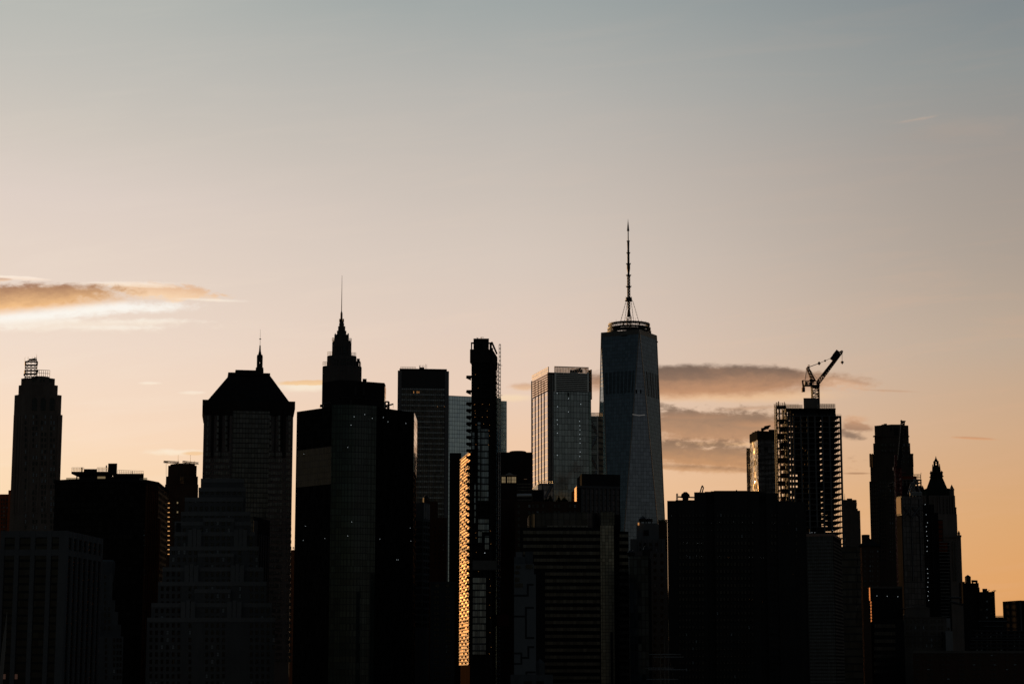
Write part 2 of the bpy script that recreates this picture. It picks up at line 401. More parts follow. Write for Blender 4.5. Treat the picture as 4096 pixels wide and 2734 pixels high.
M = dict(
 black=masonry('dark_stone', (0.035,0.033,0.034)), brown=masonry('brown_brick', (0.10,0.065,0.048)),
 grey=masonry('grey_stone', (0.17,0.155,0.14)), lime=masonry('limestone', (0.30,0.28,0.255)),
 pale=masonry('pale_concrete', (0.28,0.29,0.30), 0.2), white=masonry('white_paint', (0.62,0.64,0.66), 0.12),
 blueg=masonry('blue_grey_brick', (0.13,0.145,0.16)), conc=masonry('raw_concrete', (0.20,0.19,0.18)),
 line=masonry('dark_paint', (0.04,0.045,0.05)), dark=metal('dark_steel', (0.03,0.03,0.032)), steel=metal('steel', (0.25,0.26,0.27), 0.4),
 psteel=metal('pale_steel', (0.55,0.55,0.55), 0.35, 0.7), copper=masonry('green_copper', (0.03,0.042,0.036)), slate=masonry('slate', (0.03,0.03,0.032)),
 red=metal('red_paint', (0.20,0.02,0.015), 0.5, 0.0), orange=masonry('orange_netting', (0.26,0.055,0.02), 0.4),
 leaf=masonry('leaves', (0.035,0.05,0.025), 0.5, 0.7, 3.0), roof=masonry('roof_felt', (0.05,0.05,0.05)),
 pane=glass('window_glass', (0.022,0.026,0.03), 0.25, 0.05, 0.6, 0.02, 1.3, 1.7, 0.1, 0.1),
 sheen=masonry('window_sheen', (0.40,0.45,0.48), 0.2, 0.4), frame=metal('window_frame', (0.03,0.03,0.03), 0.5, 0.1),  # pale panes: light reflected in the glass, painted as colour
 wlamp=lamp('white_lamp', (0.85,0.95,1.0), 0.5), olamp=lamp('orange_lamp', (1.0,0.42,0.12), 0.45), lit=lamp('warm_glow_pane', (1.0,0.72,0.36), 0.16),
 amber=lamp('sky_glow_pane', (1.0,0.50,0.17), 0.75),  # glow painted on panes where sky is seen through
)
# ------------------------------------------------------------------ repeated parts
def pane_mesh(F, w, h, mid, gl, fr):
    b = MB(); q = Face((0, 0), (F.t.x, F.t.y)); t = min(0.14, w*0.12)
    for a0, a1, z0, z1 in ((-w/2,-w/2+t,-h/2,h/2),(w/2-t,w/2,-h/2,h/2),(-w/2+t,w/2-t,h/2-t,h/2),(-w/2+t,w/2-t,-h/2,-h/2+t)):
        b.box(q, a0, a1, z0, z1, -0.02, 0.14, 1)
    if mid: b.box(q, -w/2+t, w/2-t, -t/2, t/2, 0.05, 0.11, 1)
    b.box(q, -w/2+t*.9, w/2-t*.9, -h/2+t*.9, h/2-t*.9, -0.02, 0.05, 0)
    return b, [gl, fr]
def windows(root, F, c, xs, ys, w, h, sheen=0.15, lit=0.0, cap=100, off=0.0, skip=None, name='window', mid=True, gl=None):
    """one object per window (meshes shared); past the cap the remainder is one mesh marked as stuff"""
    xm, ym = xs[len(xs)//2], ys[len(ys)//2]
    ww = abs(F.hit(c, xm+w/2, ym)[0]-F.hit(c, xm-w/2, ym)[0]); hh = abs(F.hit(c, xm, ym-h/2)[1]-F.hit(c, xm, ym+h/2)[1])
    kinds = []
    for g_ in (gl or M['pane'], M['sheen'], M['lit']):
        b, ms = pane_mesh(F, ww, hh, mid, g_, M['frame'])
        tmp = b.build(name, ms, None); kinds.append((tmp.data, b)); bpy.data.objects.remove(tmp)
    n = 0; rest = MB(); o = Vector(root['o'])
    for y in ys:
        for x in xs:
            if skip and skip(x, y): continue
            u_, v_ = uv(c, x, y)
            if u_ < -12 or u_ > 4108 or v_ > 2745: continue
            r_ = random.random(); k = 2 if r_ < lit else (1 if r_ < lit+sheen else 0)
            a, z = F.hit(c, x, y); p = F.w(a, z, off)
            if n < cap:
                ob = bpy.data.objects.new(name, kinds[k][0]); S.collection.objects.link(ob)
                ob.parent = root; ob.location = p-o; n += 1
            else:
                bb = kinds[k][1]
                rest.add([v+p for v in bb.v], bb.f); rest.m[-len(bb.f):] = [(3 if q else k) for q in bb.m]
    if rest.v: rest.build(name, [gl or M['pane'], M['sheen'], M['lit'], M['frame']], root, kind='stuff')
def rng(a, b, st): return [a+st*i for i in range(int((b-a)/st+1.001))]
def lamps(root, pts, F, c, r=0.45, m='wlamp', off=0.5):
    for x, y in pts:
        a, z = F.hit(c, x, y); p = F.w(a, z, off); b = MB(); q_ = r*.5
        b.lathe(p, [(q_*.3, p.z-q_), (q_, p.z-q_*.5), (q_, p.z+q_*.5), (q_*.3, p.z+q_)], 6); b.build('lamp', M[m], root)
def rail(mb, a, b, h=1.1, n=8, r=0.07):
    a, b = Vector(a), Vector(b)
    for k in (0.5, 1.0): mb.tube(a+Vector((0,0,h*k)), b+Vector((0,0,h*k)), r, r, 4)
    for i in range(n+1):
        p = a+(b-a)*i/n; mb.tube(p, p+Vector((0,0,h)), r, r, 4)
def simple(name, label, c, xl, xr, y, Yd, dep, slope, mat, part='wall', parapet=True, cat='building'):
    """one plain volume with a parapet: returns root, front face, top height, footprint"""
    f = foot(c, xl, xr, y, Yd, dep, slope); z = zat(c, xl, y, Yd)
    r = bld(name, label, f, cat); F = Face(f[0], f[1])
    b = MB(); b.prism(f, 0, z, 0); b.build(part, mat, r)
    if parapet:
        b = MB(); g = inset(f, 1.2)
        b.prism(g, z+0.004, z+0.25); b.build('roof', M['roof'], r)
    return r, F, z, f
# ------------------------------------------------------------------ ground and river
def sheet(name, x0, x1, y0, y1, z, mat):
    b = MB(); b.add([(x0,y0,z),(x1,y0,z),(x1,y1,z),(x0,y1,z)], [[0,1,2,3]]); o = b.build(name, mat, None, kind='structure'); return o
sheet('ground', -30000, 30000, 780, 40000, 0.0, masonry('asphalt', (0.05,0.05,0.05), 0.3, 0.9, 0.02))
mw_, t_, b_ = mat_new('river_water'); b_.inputs['Base Color'].default_value = (0.01,0.015,0.018,1); b_.inputs['Roughness'].default_value = 0.12
tcw = t_.nodes.new('ShaderNodeTexCoord'); nw = noise(t_, E(t_, tcw.outputs['Object']), 0.15, 5)
bp = t_.nodes.new('ShaderNodeBump'); bp.inputs['Strength'].default_value = 0.4; t_.links.new(nw.k, bp.inputs['Height']); t_.links.new(bp.outputs[0], b_.inputs['Normal'])
sheet('river', -30000, 30000, -3000, 780, -2.0, mw_)
b = MB(); b.add([(-30000,780,-3),(30000,780,-3),(30000,780,0),(-30000,780,0)], [[0,1,2,3]]); b.build('river_wall', M['conc'], None, kind='structure')

# ================================================================== left side
# art deco shaft with antenna frame, far left
f0 = foot('A', 107, 535, 760, 1560, 62, 0.02)
r = bld('art_deco_tower', 'tall stone stepped tower at far left with open antenna frame on top', f0)
F = Face(f0[0], f0[1]); Ft = F
b = MB()
for xl, xr, y, dd, ch in ((107,535,760,0,4),(115,527,592,2,4),(150,495,508,5,4),(172,470,450,8,4)):
    f = foot('A', xl, xr, y, 1560+dd, 62-2*dd, 0.02); b.prism(chamfer(f, ch), 0, zat('A', xl, y, 1560+dd))
f = foot('A', 255, 425, 434, 1571, 30, 0.02); b.prism(chamfer(f, 5), 100, zat('A', 255, 434, 1571))
b.build('wall', masonry('dusky_stone', (0.24,0.20,0.175)), r)
b = MB()
for x in (128,150,172,240,330,410,490): b.fbox(F, 'A', x-7, 770, x+7, 1600, -0.3, 0.5)
each(b, 'pier', masonry('dusky_stone_pier', (0.27,0.225,0.195)), r)
ys = rng(782, 2000, 49.6)
windows(r, F, 'A', [219,285,312,360,387,437,462], ys, 15, 32, sheen=0.36, cap=100, skip=lambda x, y: random.random() < 0.12)
for x in (296,371,446):                                   # tall arched windows below the crown
    wb = MB(); wb.fbox(F.moved(-2), 'A', x-20, 640, x+20, 728, 0.05, 0.4)
    a, z = F.moved(-2).hit('A', x, 640); w = abs(F.hit('A', x+20, 640)[0]-F.hit('A', x-20, 640)[0])/2
    vs = [F.moved(-2).w(a+w*math.cos(k*math.pi/8), z+w*math.sin(k*math.pi/8), 0.4) for k in range(9)]
    wb.add(vs, [list(range(9))]); wb.build('arched_window', M['pane'], r)
for x in (205,282,296,350,375,425,440):
    wb = MB(); wb.fbox(F.moved(-8), 'A', x-5, 460, x+5, 484, 0.02, 0.3); wb.build('crown_window', M['pane'], r)
b = MB(); yb = 1568
p = [W('A', 213, 432, yb), W('A', 313, 432, yb), W('A', 313, 432, yb+18), W('A', 213, 432, yb+18)]
zt = zat('A', 213, 312, yb); zb = p[0].z-3
for q in p:
    b.tube((q.x,q.y,zb), (q.x,q.y,zt), .3, .3, 5)
for k in range(6):
    z = zb+(zt-zb)*(k+1)/6
    for i in range(4):
        q, s = p[i], p[(i+1) % 4]; b.tube((q.x,q.y,z), (s.x,s.y,z), .2 if k not in (2,5) else .7, None, 4)
        for h in range(3):
            m0, m1 = q.lerp(s, h/3), q.lerp(s, (h+1)/3); dz = (zt-zb)/6
            b.tube((m0.x,m0.y,z-dz), (m1.x,m1.y,z), .12, None, 4); b.tube((m1.x,m1.y,z-dz), (m0.x,m0.y,z), .12, None, 4)
q0, q1 = W('A', 248, 312, yb+4), W('A', 313, 312, yb+4); zz = zat('A', 250, 288, yb)
for k in range(4):
    q = q0.lerp(q1, k/3); b.tube(q, (q.x,q.y,zz+1.5*random.random()), .3, None, 4)
b.tube((q0.x,q0.y,zz), (q1.x,q1.y,zz), .9, None, 4); b.tube((p[0].x,p[0].y,zt), (q1.x,q1.y,zt+4), .3, None, 4)
af = b.build('antenna_frame', M['dark'], r)
for x, y0, y1 in ((213,432,272),(240,312,266),(275,290,272),(296,290,266),(313,432,248),(207,432,385),(320,400,380)):
    b = MB(); b.tube(W('A', x, y0, yb), W('A', x, y1, yb), .22, .1, 4)
    if x in (207,320): b.tube(W('A', x-4, y0-8, yb), W('A', x+7, y0-9, yb), 1.0, None, 6)
    b.build('antenna', M['dark'], af)
b = MB(); rail(b, W('A', 318, 436, 1571), W('A', 424, 440, 1571), 5, 6, .2); b.build('railing', M['dark'], r)

# brown block at the frame's left edge
f = foot('A', -60, 72, 1442, 1660, 40, 0.0); r = bld('brown_brick_block', 'low brown brick block at the left edge of the photo, beside the antenna frame tower', f)
b = MB(); b.prism(f, 0, zat('A', 0, 1442, 1660)); f2 = foot('A', 72, 100, 1408, 1650, 30); b.prism(f2, 0, zat('A', 80, 1408, 1650))
b.build('wall', masonry('rust_brick', (0.30,0.11,0.045)), r); F = Face(f[0], f[1])
windows(r, F, 'A', [15,34,60,82], rng(1490, 1880, 33), 12, 20, 0.1, 0.02, mid=False)

# rounded dark tower with roof terrace
Yt = 1250
pts = [('A',470,1345,1256),('A',600,1345,1250),('A',760,1345,1246),('A',1000,1345,1246),('A',1240,1345,1252),('A',1348,1352,1268)]
f = [W(*q) for q in pts]; f = [Vector((q.x,q.y)) for q in f]; f += [Vector((f[-1].x-3, 1325)), Vector((f[0].x+4, 1325))]
r = bld('terrace_tower', 'dark rounded office tower with flat roof slabs and boxy chimney on its terrace', f)
z = zat('A', 760, 1322, Yt); F = Face(f[1], f[4]); Fr = Face(f[4], f[5])
b = MB(); b.prism(f, 0, z); b.build('wall', glass('smoked_wall', (0.03,0.028,0.026), 0.0, 0.7, 0.5, 0.02, 3.2, 3.9, 0.9, 1.5, (0.025,0.022,0.02)), r)
bpy.data.materials['smoked_wall'].node_tree.nodes['Principled BSDF'].inputs['Specular IOR Level'].default_value = 0.0
b = MB(); g = inset(f, -0.6); b.prism(g, z-1.6, z+0.5); b.build('parapet', M['black'], r)
b = MB()
for k in range(7):
    a = Fr.L*(k+.5)/7; b.box(Fr, a-.5, a+.5, 0, z-2-k*.45, .02, 1.1)
f3 = Face(f[5], f[6]); b.box(Fr, Fr.L-.2, Fr.L+2.2, 0, zat('A2', 1350, 148, 1262), -3, 1.5)
each(b, 'pier', masonry('reflection_tint_pier', (0.12,0.06,0.035)), r)  # orange reflection put into the rib colour
xs = rng(640, 1260, 37); windows(r, F, 'A', xs, rng(1372, 2200, 42), 18, 15, 0.04, 0.0, mid=False, skip=lambda x, y: random.random() < 0.55)
PM = masonry('penthouse_wall', (0.06,0.06,0.062))
def fb(name, c, x0, y0, x1, y1, Yd, dep, mat, z0=None):
    f = foot(c, x0, x1, (y0+y1)/2, Yd, dep); b = MB(); b.prism(f, zat(c, x0, y1, Yd) if z0 is None else z0, zat(c, x0, y0, Yd)); return b.build(name, mat, r)
ph = fb('penthouse', 'A', 675, 1274, 950, 1322, 1262, 22, PM); fb('penthouse', 'A', 953, 1290, 1200, 1322, 1264, 20, PM)
b = MB(); f = foot('A', 610, 960, 1262, 1258, 34); b.prism(inset(f, 3), zat('A',610,1278,1258), zat('A',610,1268,1258)-.01, top=f)
b.prism(f, zat('A',610,1268,1258), zat('A',610,1249,1258)); b.build('roof_slab', M['black'], r)
b = MB(); f = foot('A', 962, 1228, 1280, 1259, 32); b.prism(inset(f, 3), zat('A',962,1302,1259), zat('A',962,1285,1259), top=f)
b.prism(f, zat('A',962,1285,1259)+.003, zat('A',962,1266,1259)); b.build('roof_slab', M['black'], r)
fb('plant_box', 'A', 717, 1227, 827, 1250, 1266, 12, PM); fb('chimney', 'A', 923, 1179, 1000, 1270, 1266, 11, M['black'])
fb('column', 'A', 651, 1276, 662, 1322, 1262, 2, PM)
wf = Face(W('A',675,1300,1261.6).xy, W('A',950,1300,1261.6).xy)
wb = MB(); wb.fbox(wf, 'A', 833, 1291, 900, 1314, 0.02, 0.2); wb.build('window', M['lit'], ph)  # glow painted on the pane for sky seen through the penthouse
b = MB(); rail(b, W('A', 612, 1249, 1259), W('A', 716, 1249, 1259), 2.4, 8, .13); rail(b, W('A', 828, 1249, 1259), W('A', 922, 1249, 1259), 2.4, 8, .13)
b.build('railing', M['dark'], r); b = MB(); rail(b, W('A', 1005, 1266, 1260), W('A', 1225, 1275, 1260), 2.2, 14, .1); b.build('railing', M['dark'], r)
RG = glass('terrace_glass', (0.5,0.5,0.45), 0.0, 0.03, 0.1); RG.node_tree.nodes['Principled BSDF'].inputs['Transmission Weight'].default_value = 0.85
for x0, x1 in ((565,680),(1190,1258)):
    b = MB(); ff = Face(W('A',x0,1310,1250).xy, W('A',x1,1312,1250).xy); b.fbox(ff, 'A', x0, 1301, x1, 1325, 0, .12); b.build('glass_balustrade', RG, r)
for x, y0, y1, Yd in ((700,1213,1250,1262),(910,1203,1245,1264),(1129,1245,1268,1262)):
    b = MB(); b.tube(W('A', x, y1, Yd), W('A', x, y0, Yd), .45 if x == 700 else .25, None, 6)
    if x == 910: b.tube(W('A', x-4, 1206, Yd), W('A', x+2, 1206, Yd), .9)
    b.build('mast', M['dark'], r)

# near slab with pale piers, bottom left
f = corner('A2', 20, 1003, 562, 1000, 866, 1058, 300)
r = bld('pier_framed_block', 'near black office block at bottom left with pale vertical piers framing dark glass bays', f)
z = zat('A2', 562, 258, 1000); F = Face(f[0], f[1]); F2 = Face(f[1], f[2])
b = MB(); b.prism(f, 0, z-.4); b.build('wall', glass('black_glass', (0.02,0.02,0.022), 0.1, 0.12, 0.5, 0.02, 2.0, 3.8, 0.0, 1.2, (0.012,0.012,0.013)), r)
b = MB()
for FF, xs in ((F, (25,150,285,425)), (F2, (612,655,697,740,783,825,862))):
    for x in xs:
        a = FF.hit('A2', x, 360)[0]; b.box(FF, a-1.1, a+1.1, 0, z-.02, .01, .9)
b.box(F, F.L-3.0, F.L+.9, 0, z, .01, 1.0); b.box(F2, 0.0, 2.6, 0, z, .012, .9)
zb = F.hit('A2', 300, 446)[1]
for FF in (F, F2):
    b.box(FF, 0, FF.L, z-3.2, z-.05, .02, .7); b.box(FF, 0, FF.L, zb-1.5, zb+1.5, .02, .75)
each(b, 'pier', masonry('pale_pier', (0.18,0.185,0.195), .2), r)
b = MB(); b.prism(inset(f, 2), z-.4, z-.1); b.build('roof', M['roof'], r)
for x in (38, 140):
    wb = MB(); wb.fbox(F, 'A2', x-12, 1482, x+10, 1525, .02, .3); wb.build('window', lamp('dim_window', (1.0,.35,.15), .025), r)
# tapered pole
q = W('A2', 60, 950, 560); q2 = W('A2', 4, 1568, 560); d = (q2-q)/(q2.z-q.z)
r = thing('pointed_pole', 'slender pale pole with a pointed tip in front of the bottom left corner', 'pole', (q+d*(-q.z)).x, 560, -2)
b = MB(); e0 = q+d*(-2-q.z); b.tube(e0, q+(e0-q)*.14, .62, .55, 10); b.tube(q+(e0-q)*.14, q, .55, .05, 10); b.build('shaft', M['lime'], r)

# small stepped brick tower half hidden behind it
r0 = foot('A2', 800, 1055, 1160, 1165, 40); r = bld('stepped_brick_tower', 'small blue grey stepped brick tower squeezed behind the pale piered block', r0)
b = MB()
for xr, y, dd in ((1055,1160,0),(1035,1058,3),(1010,950,6),(985,850,9),(965,622,12)):
    f = foot('A2', 790, xr, y, 1165+dd, 36-dd); b.prism(f, 0, zat('A2', 860, y, 1165+dd))
b.build('wall', M['blueg'], r)
b = MB(); c = W('A2', 902, 600, 1190); zz = zat('A2', 902, 526, 1190)
b.lathe(c, [(4.8, c.z-6), (5.4, c.z), (5.4, zz), (4, zz+1.2)], 8); b.build('water_tank', M['blueg'], r)
F = Face(r0[0], r0[1]); ww = F.moved(-9)
windows(r, F, 'A2', [905,975,1005,1030], rng(1192, 1560, 53), 18, 34, .05, off=.0)
windows(r, ww, 'A2', [882,925,960], rng(660, 1130, 54), 16, 30, .05, off=9.05, skip=lambda x, y: x > 950 and y < 900)

# slim masonry tower with rigs on top
r0 = foot('B', 122, 413, 1356, 1800, 45); r = bld('slim_brown_tower', 'slim brown masonry tower with rounded top and window washing rigs, left of the pyramid roof', r0)
b = MB()
for xl, xr, y, dd, ch in ((122,413,1356,0,4),(127,410,1286,1,6),(138,400,1188,2,11),(160,385,1178,8,9)):
    f = foot('B', xl, xr, y, 1800+dd, 45-dd); b.prism(chamfer(f, ch), 0, zat('B', xl, y, 1800+dd))
b.build('wall', M['brown'], r); F = Face(r0[0], r0[1])
for x0, x1 in ((118,250),(280,415)):
    b = MB(); b.truss(W('B', x0, 1166, 1806), W('B', x1, 1172+(8 if x0 > 200 else 0), 1806), 1.5, 1.5, 9, .22)
    for x in (150,205,240,300,345,380):
        if x0 < x < x1: b.tube(W('B', x, 1185, 1806), W('B', x, 1155 if x not in (240,345) else 1105, 1806), .22, .12, 4)
    if x0 < 200: b.tube(W('B', 138, 1168, 1806), W('B', 138, 1300, 1803), .12, None, 4); b.tube(W('B',120,1164,1806), W('B',150,1164,1806), .6, None, 4)
    b.build('roof_rig', M['dark'], r)
wb = MB(); wb.fbox(F, 'B', 252, 1290, 292, 1352, 0, .3); wb.build('arched_window', glass('glow_tint_glass', (0.3,0.16,0.06), .4, .3, .5, .05, 1.5, 1.5, .4, .4), r)  # orange glow put into the glass colour
for y in rng(22, 460, 39.6):
    wb = MB(); wb.fbox(F, 'B2', 151, y-2, 168, y+4, .02, .3); wb.build('window', M['amber'], r)  # sky seen through, painted as emission
windows(r, F, 'B2', [200,235,330,360], rng(20, 300, 40), 14, 18, .03, .02, mid=False)
# its low neighbour; sky seen through its windows is painted as glow
r, F, z, f = simple('low_rear_block', 'low dark block with amber windows in the gap beside the slim brown tower', 'B2', 60, 121, 336, 1640, 30, 0, M['brown'])
for x in (82, 108):
    b = MB(); b.fbox(F, 'B2', x-5, 324, x+4, 345, -3, 0); b.build('parapet', M['brown'], r)
for y in (375,414,453,497,536,576):
    wb = MB(); wb.fbox(F, 'B2', 92, y-5, 107, y+5, .02, .3); wb.build('window', M['amber'], r)

# pyramid roofed tower
f = foot('B', 462, 1225, 700, 1800, 60, 0.16); r = bld('pyramid_roof_tower', 'broad dark tower with a steep pyramid roof, flat top cap and a projecting cornice', f)
F = Face(f[0], f[1]); zc0 = F.hit('B', 462, 700)[1]; zc1 = F.hit('B', 455, 636)[1]
DG = masonry('charcoal_stone', (0.18,0.17,0.17))
b = MB(); b.prism(f, 0, zc0+1); b.build('wall', DG, r)
b = MB(); o = inset(f, -1.9); b.prism(inset(f, -.4), zc0-7, zc0-.02, top=o); b.prism(o, zc0, zc1); b.build('cornice', M['black'], r)
a0, a1 = F.hit('B', 495, 628)[0], F.hit('B', 1190, 655)[0]
g = [F.p0+F.t*a0-F.n*2, F.p0+F.t*a1-F.n*2, F.p0+F.t*a1-F.n*58, F.p0+F.t*a0-F.n*58]
t0, t1 = F.moved(-16).hit('B', 683, 432)[0], F.moved(-16).hit('B', 1022, 455)[0]; zr = F.moved(-16).hit('B', 850, 425)[1]
g2 = [F.p0+F.t*t0-F.n*16, F.p0+F.t*t1-F.n*16, F.p0+F.t*t1-F.n*44, F.p0+F.t*t0-F.n*44]
b = MB(); N = 17
for k in range(N):                                        # the roof climbs in small steps
    q0 = [p.lerp(s, k/N) for p, s in zip(g, g2)]; q1 = [p.lerp(s, (k+.82)/N) for p, s in zip(g, g2)]
    b.prism(q0, zc1+(zr-zc1)*k/N+.01*k, zc1+(zr-zc1)*(k+1)/N+.01*k, top=q1)
rf = b.build('roof', M['slate'], r)
FT = F.moved(-14)
b = MB(); u0, u1 = FT.hit('B', 668, 405)[0], FT.hit('B', 1027, 420)[0]; zq = FT.hit('B', 700, 402)[1]
ca = [F.p0+F.t*u0-F.n*14, F.p0+F.t*u1-F.n*14, F.p0+F.t*u1-F.n*46, F.p0+F.t*u0-F.n*46]
b.prism(g2, zr, zq-2.2, top=ca); b.prism(ca, zq-2.19, zq); u0, u1 = FT.hit('B', 730, 400)[0], FT.hit('B', 962, 400)[0]
ca = [F.p0+F.t*u0-F.n*14, F.p0+F.t*u1-F.n*14, F.p0+F.t*u1-F.n*40, F.p0+F.t*u0-F.n*40]; b.prism(ca, zq, zq+2.4)
b.build('roof_cap', M['black'], rf)
CW = glass('dim_curtain_wall', (0.10,0.105,0.105), 0.3, 0.1, 0.35, 0.02, 2.75, 4.4, .35, .5, (0.015,0.015,0.016), .22, (0.05,0.05,0.05))
b = MB(); b.fbox(F, 'B', 683, 722, 1000, 3100, .02, .8); b.build('curtain_wall', CW, r)
b = MB(); b.fbox(F, 'B', 548, 668, 1132, 700, .02, .4); b.fbox(F, 'B', 478, 676, 520, 696, .02, .4); b.fbox(F, 'B', 1160, 697, 1206, 716, .02, .4)
each(b, 'attic_window', CW, r)
b = MB()
for x0, x1 in ((522,545),(605,615),(1064,1072),(1133,1160)): b.fbox(F, 'B', x0, 720, x1, 1130, .02, 1.3)
for x in (590,665,1020,1120):
    b.fbox(F, 'B', x-13, 770, x+13, 1075, .02, .25)
each(b, 'pilaster', M['black'], r)
WS = glass('band_glass', (0.13,0.135,0.14), .3, .12, .4, .02, 2.2, 4.4, .4, 0, (0.02,0.02,0.02))
yy_ = [790+53*k for k in range(6)]
for x, w in ((492,20),(577,20),(650,20),(1030,18),(1102,20),(1192,26)):
    for y in yy_:
        wb = MB(); wb.fbox(F, 'B', x-w/2, y-19, x+w/2, y+19, .03, .4); wb.build('window', WS, r)
y = 1105
while y < 2900:
    wb = MB()
    for x0, x1 in ((466,520),(548,680),(1002,1130),(1162,1210)): wb.fbox(F, 'B', x0+2, y-17, x1-2, y+11, .03, .45)
    each(wb, 'window_band', WS, r); y += 53.3
# the spire standing behind it
c = W('B', 936, 380, 1960); r = thing('green_spire', 'slender dark green copper spire with lantern rising behind the pyramid roof', 'spire', c.x, c.y)
px = 1960/FPX/2.1357*1.03
def zB(y): return zat('B', 936, y, 1960)
b = MB(); b.lathe(c, [(34*px,0),(34*px,zB(398)),(32*px,zB(362)),(26*px,zB(360)),(24*px,zB(345))], 8); b.build('base', M['copper'], r)
b = MB()
for k in range(8):
    t = k*math.pi/4+.39; q = Vector((c.x+21*px*math.cos(t), c.y+21*px*math.sin(t), 0)); b.tube((q.x,q.y,zB(346)), (q.x,q.y,zB(262)), 4.8*px, 4.8*px, 5)
    b.tube((q.x,q.y,zB(262)), (q.x,q.y,zB(252)), 2.5*px, .2, 5)
b.lathe(c, [(20*px,zB(346)),(20*px,zB(330))], 8); b.lathe(c, [(22*px,zB(312)),(22*px,zB(266)),(18*px,zB(258)),(14*px,zB(250)),(8*px,zB(220)),(5*px,zB(172))], 8)
ln = b.build('lantern', M['copper'], r)
b = MB(); b.tube((c.x,c.y,zB(172)), (c.x,c.y,zB(35)), 1.8*px, .7*px, 5); b.lathe(c, [(1,zB(121)),(2.6*px+.5,zB(118)),(1,zB(115))], 8); b.build('needle', M['dark'], ln)

# dark sloped block in front of the pyramid tower
f = foot('B2', 885, 1025, 175, 1300, 45, .35); r = bld('sloped_top_block', 'dark narrow block with ribbed front and sloping top tucked right of the white stepped tower', f)
F = Face(f[0], f[1]); za, zb2 = F.hit('B2', 890, 135)[1], F.hit('B2', 1022, 175)[1]
b = MB(); p = f; vs = [(q.x,q.y,0) for q in p]+[(p[0].x,p[0].y,za),(p[1].x,p[1].y,zb2),(p[2].x,p[2].y,zb2),(p[3].x,p[3].y,za)]
b.add(vs, [[0,1,5,4],[1,2,6,5],[2,3,7,6],[3,0,4,7],[4,5,6,7],[3,2,1,0]]); b.build('wall', M['line'], r)
b = MB()
for k in range(7): b.box(F, F.L*k/7+.3, F.L*k/7+1.0, 0, za-10-(za-zb2)*k/7, .01, .7)
b.box(F, 0, 2.6, 0, za-3, .015, .8); each(b, 'fin', M['blueg'], r)

# white stepped "wedding cake" tower
r0 = foot('B2', -25, 1070, 1000, 1180, 70); r = bld('stepped_white_tower', 'pale brick tower stepping up in many tiers like a wedding cake', r0)
F = Face(r0[0], r0[1]); WB = masonry('pale_brick', (0.175,0.185,0.195), .22); CO = masonry('pale_coping', (0.26,0.275,0.29), .15)
tiers = [(-25,1070,1000,0),(12,1043,875,3.5),(70,998,693,7),(108,972,570,10.5),(168,930,392,14),(210,900,270,17),(211,862,180,19.5),(265,860,97,21.5),(298,800,-25,23.5),(416,820,-110,25),(435,803,-187,28)]
b = MB(); cp = MB()
for xl, xr, y, dd in tiers:
    f = foot('B2', xl, xr, y, 1180+dd, 66-1.7*dd); zt = zat('B2', xl, y, 1180+dd); b.prism(f, 0, zt-.25)
    ft = Face(f[0], f[1]); cp.box(ft, 0, ft.L, zt-2.4, zt, .01, .25)
bays = [(455,722,152,20.2),(410,718,452,13.2),(380,690,757,6.2),(325,440,262,16.2),(718,830,262,16.4),(297,415,565,9.6),(690,805,565,9.7),(265,388,875,2.9),(660,783,875,2.8)]
for xl, xr, y, dd in bays:
    f = foot('B2', xl, xr, y, 1180+dd-1.6, 40-dd); zt = zat('B2', xl, y, 1180+dd-1.6); b.prism(f, 0, zt-.22); ft = Face(f[0], f[1])
    if xr-xl > 150: cp.box(ft, 0, ft.L, zt-2.1, zt, .01, .22)
    else:
        cp.box(ft, 0, 2.6, zt-60, zt+.8, .01, .3); cp.box(ft, ft.L-2.6, ft.L, zt-60, zt+.8, .012, .3); cp.box(ft, ft.L/2-1, ft.L/2+1, zt-50, zt+1.6, .014, .34)
b.build('wall', WB, r); each(cp, 'coping', CO, r)
rows = [(-72,438,800),(0,438,800),(70,345,800),(128,300,830)]
for k in range(26):
    y = 194+62.2*k; rows.append((y, None, None))
def tier_at(x, y):
    best = 0
    for xl, xr, yt, dd in tiers:
        if xl+14 < x < xr-14 and y > yt+22: best = min(best, -dd) if best == 0 and dd else best
    cand = [dd for xl, xr, yt, dd in tiers if xl+14 < x < xr-14 and y > yt+24]
    cb = [dd-1.6 for xl, xr, yt, dd in bays if xl+8 < x < xr-8 and y > yt+20]
    return min(cand+cb) if cand+cb else None
allw = []
for y, _a, _b in rows:
    for k in range(-1, 23):
        x = 8+47.6*k+(1100-y)*0.007*(0.5-x_/1000 if (x_ := 8+47.6*k) is not None else 0)
        d_ = tier_at(x, y)
        edge = any(abs(x-e) < 15 and y > yt for xl, xr, yt, dd in bays for e in (xl, xr))
        if d_ is not None and not edge: allw.append((x, y, d_))
byd = {}
for x, y, d_ in allw: byd.setdefault(d_, []).append((x, y))
cnt = 100; ords = sorted(byd)
for d_ in ords:
    pts = set(byd[d_]); xs = sorted({x for x, y in pts}); ys2 = sorted({y for x, y in pts})
    k = min(cnt, len(pts), 30)
    windows(r, F.moved(-d_), 'B2', xs, ys2, 23, 37, sheen=.10, lit=0, cap=k, off=.02, skip=lambda x, y: (x, y) not in pts); cnt -= k
wb = MB(); wb.fbox(F.moved(-19.5), 'B2', 226, 192, 262, 266, .02, .5); wb.build('opening', M['line'], r)
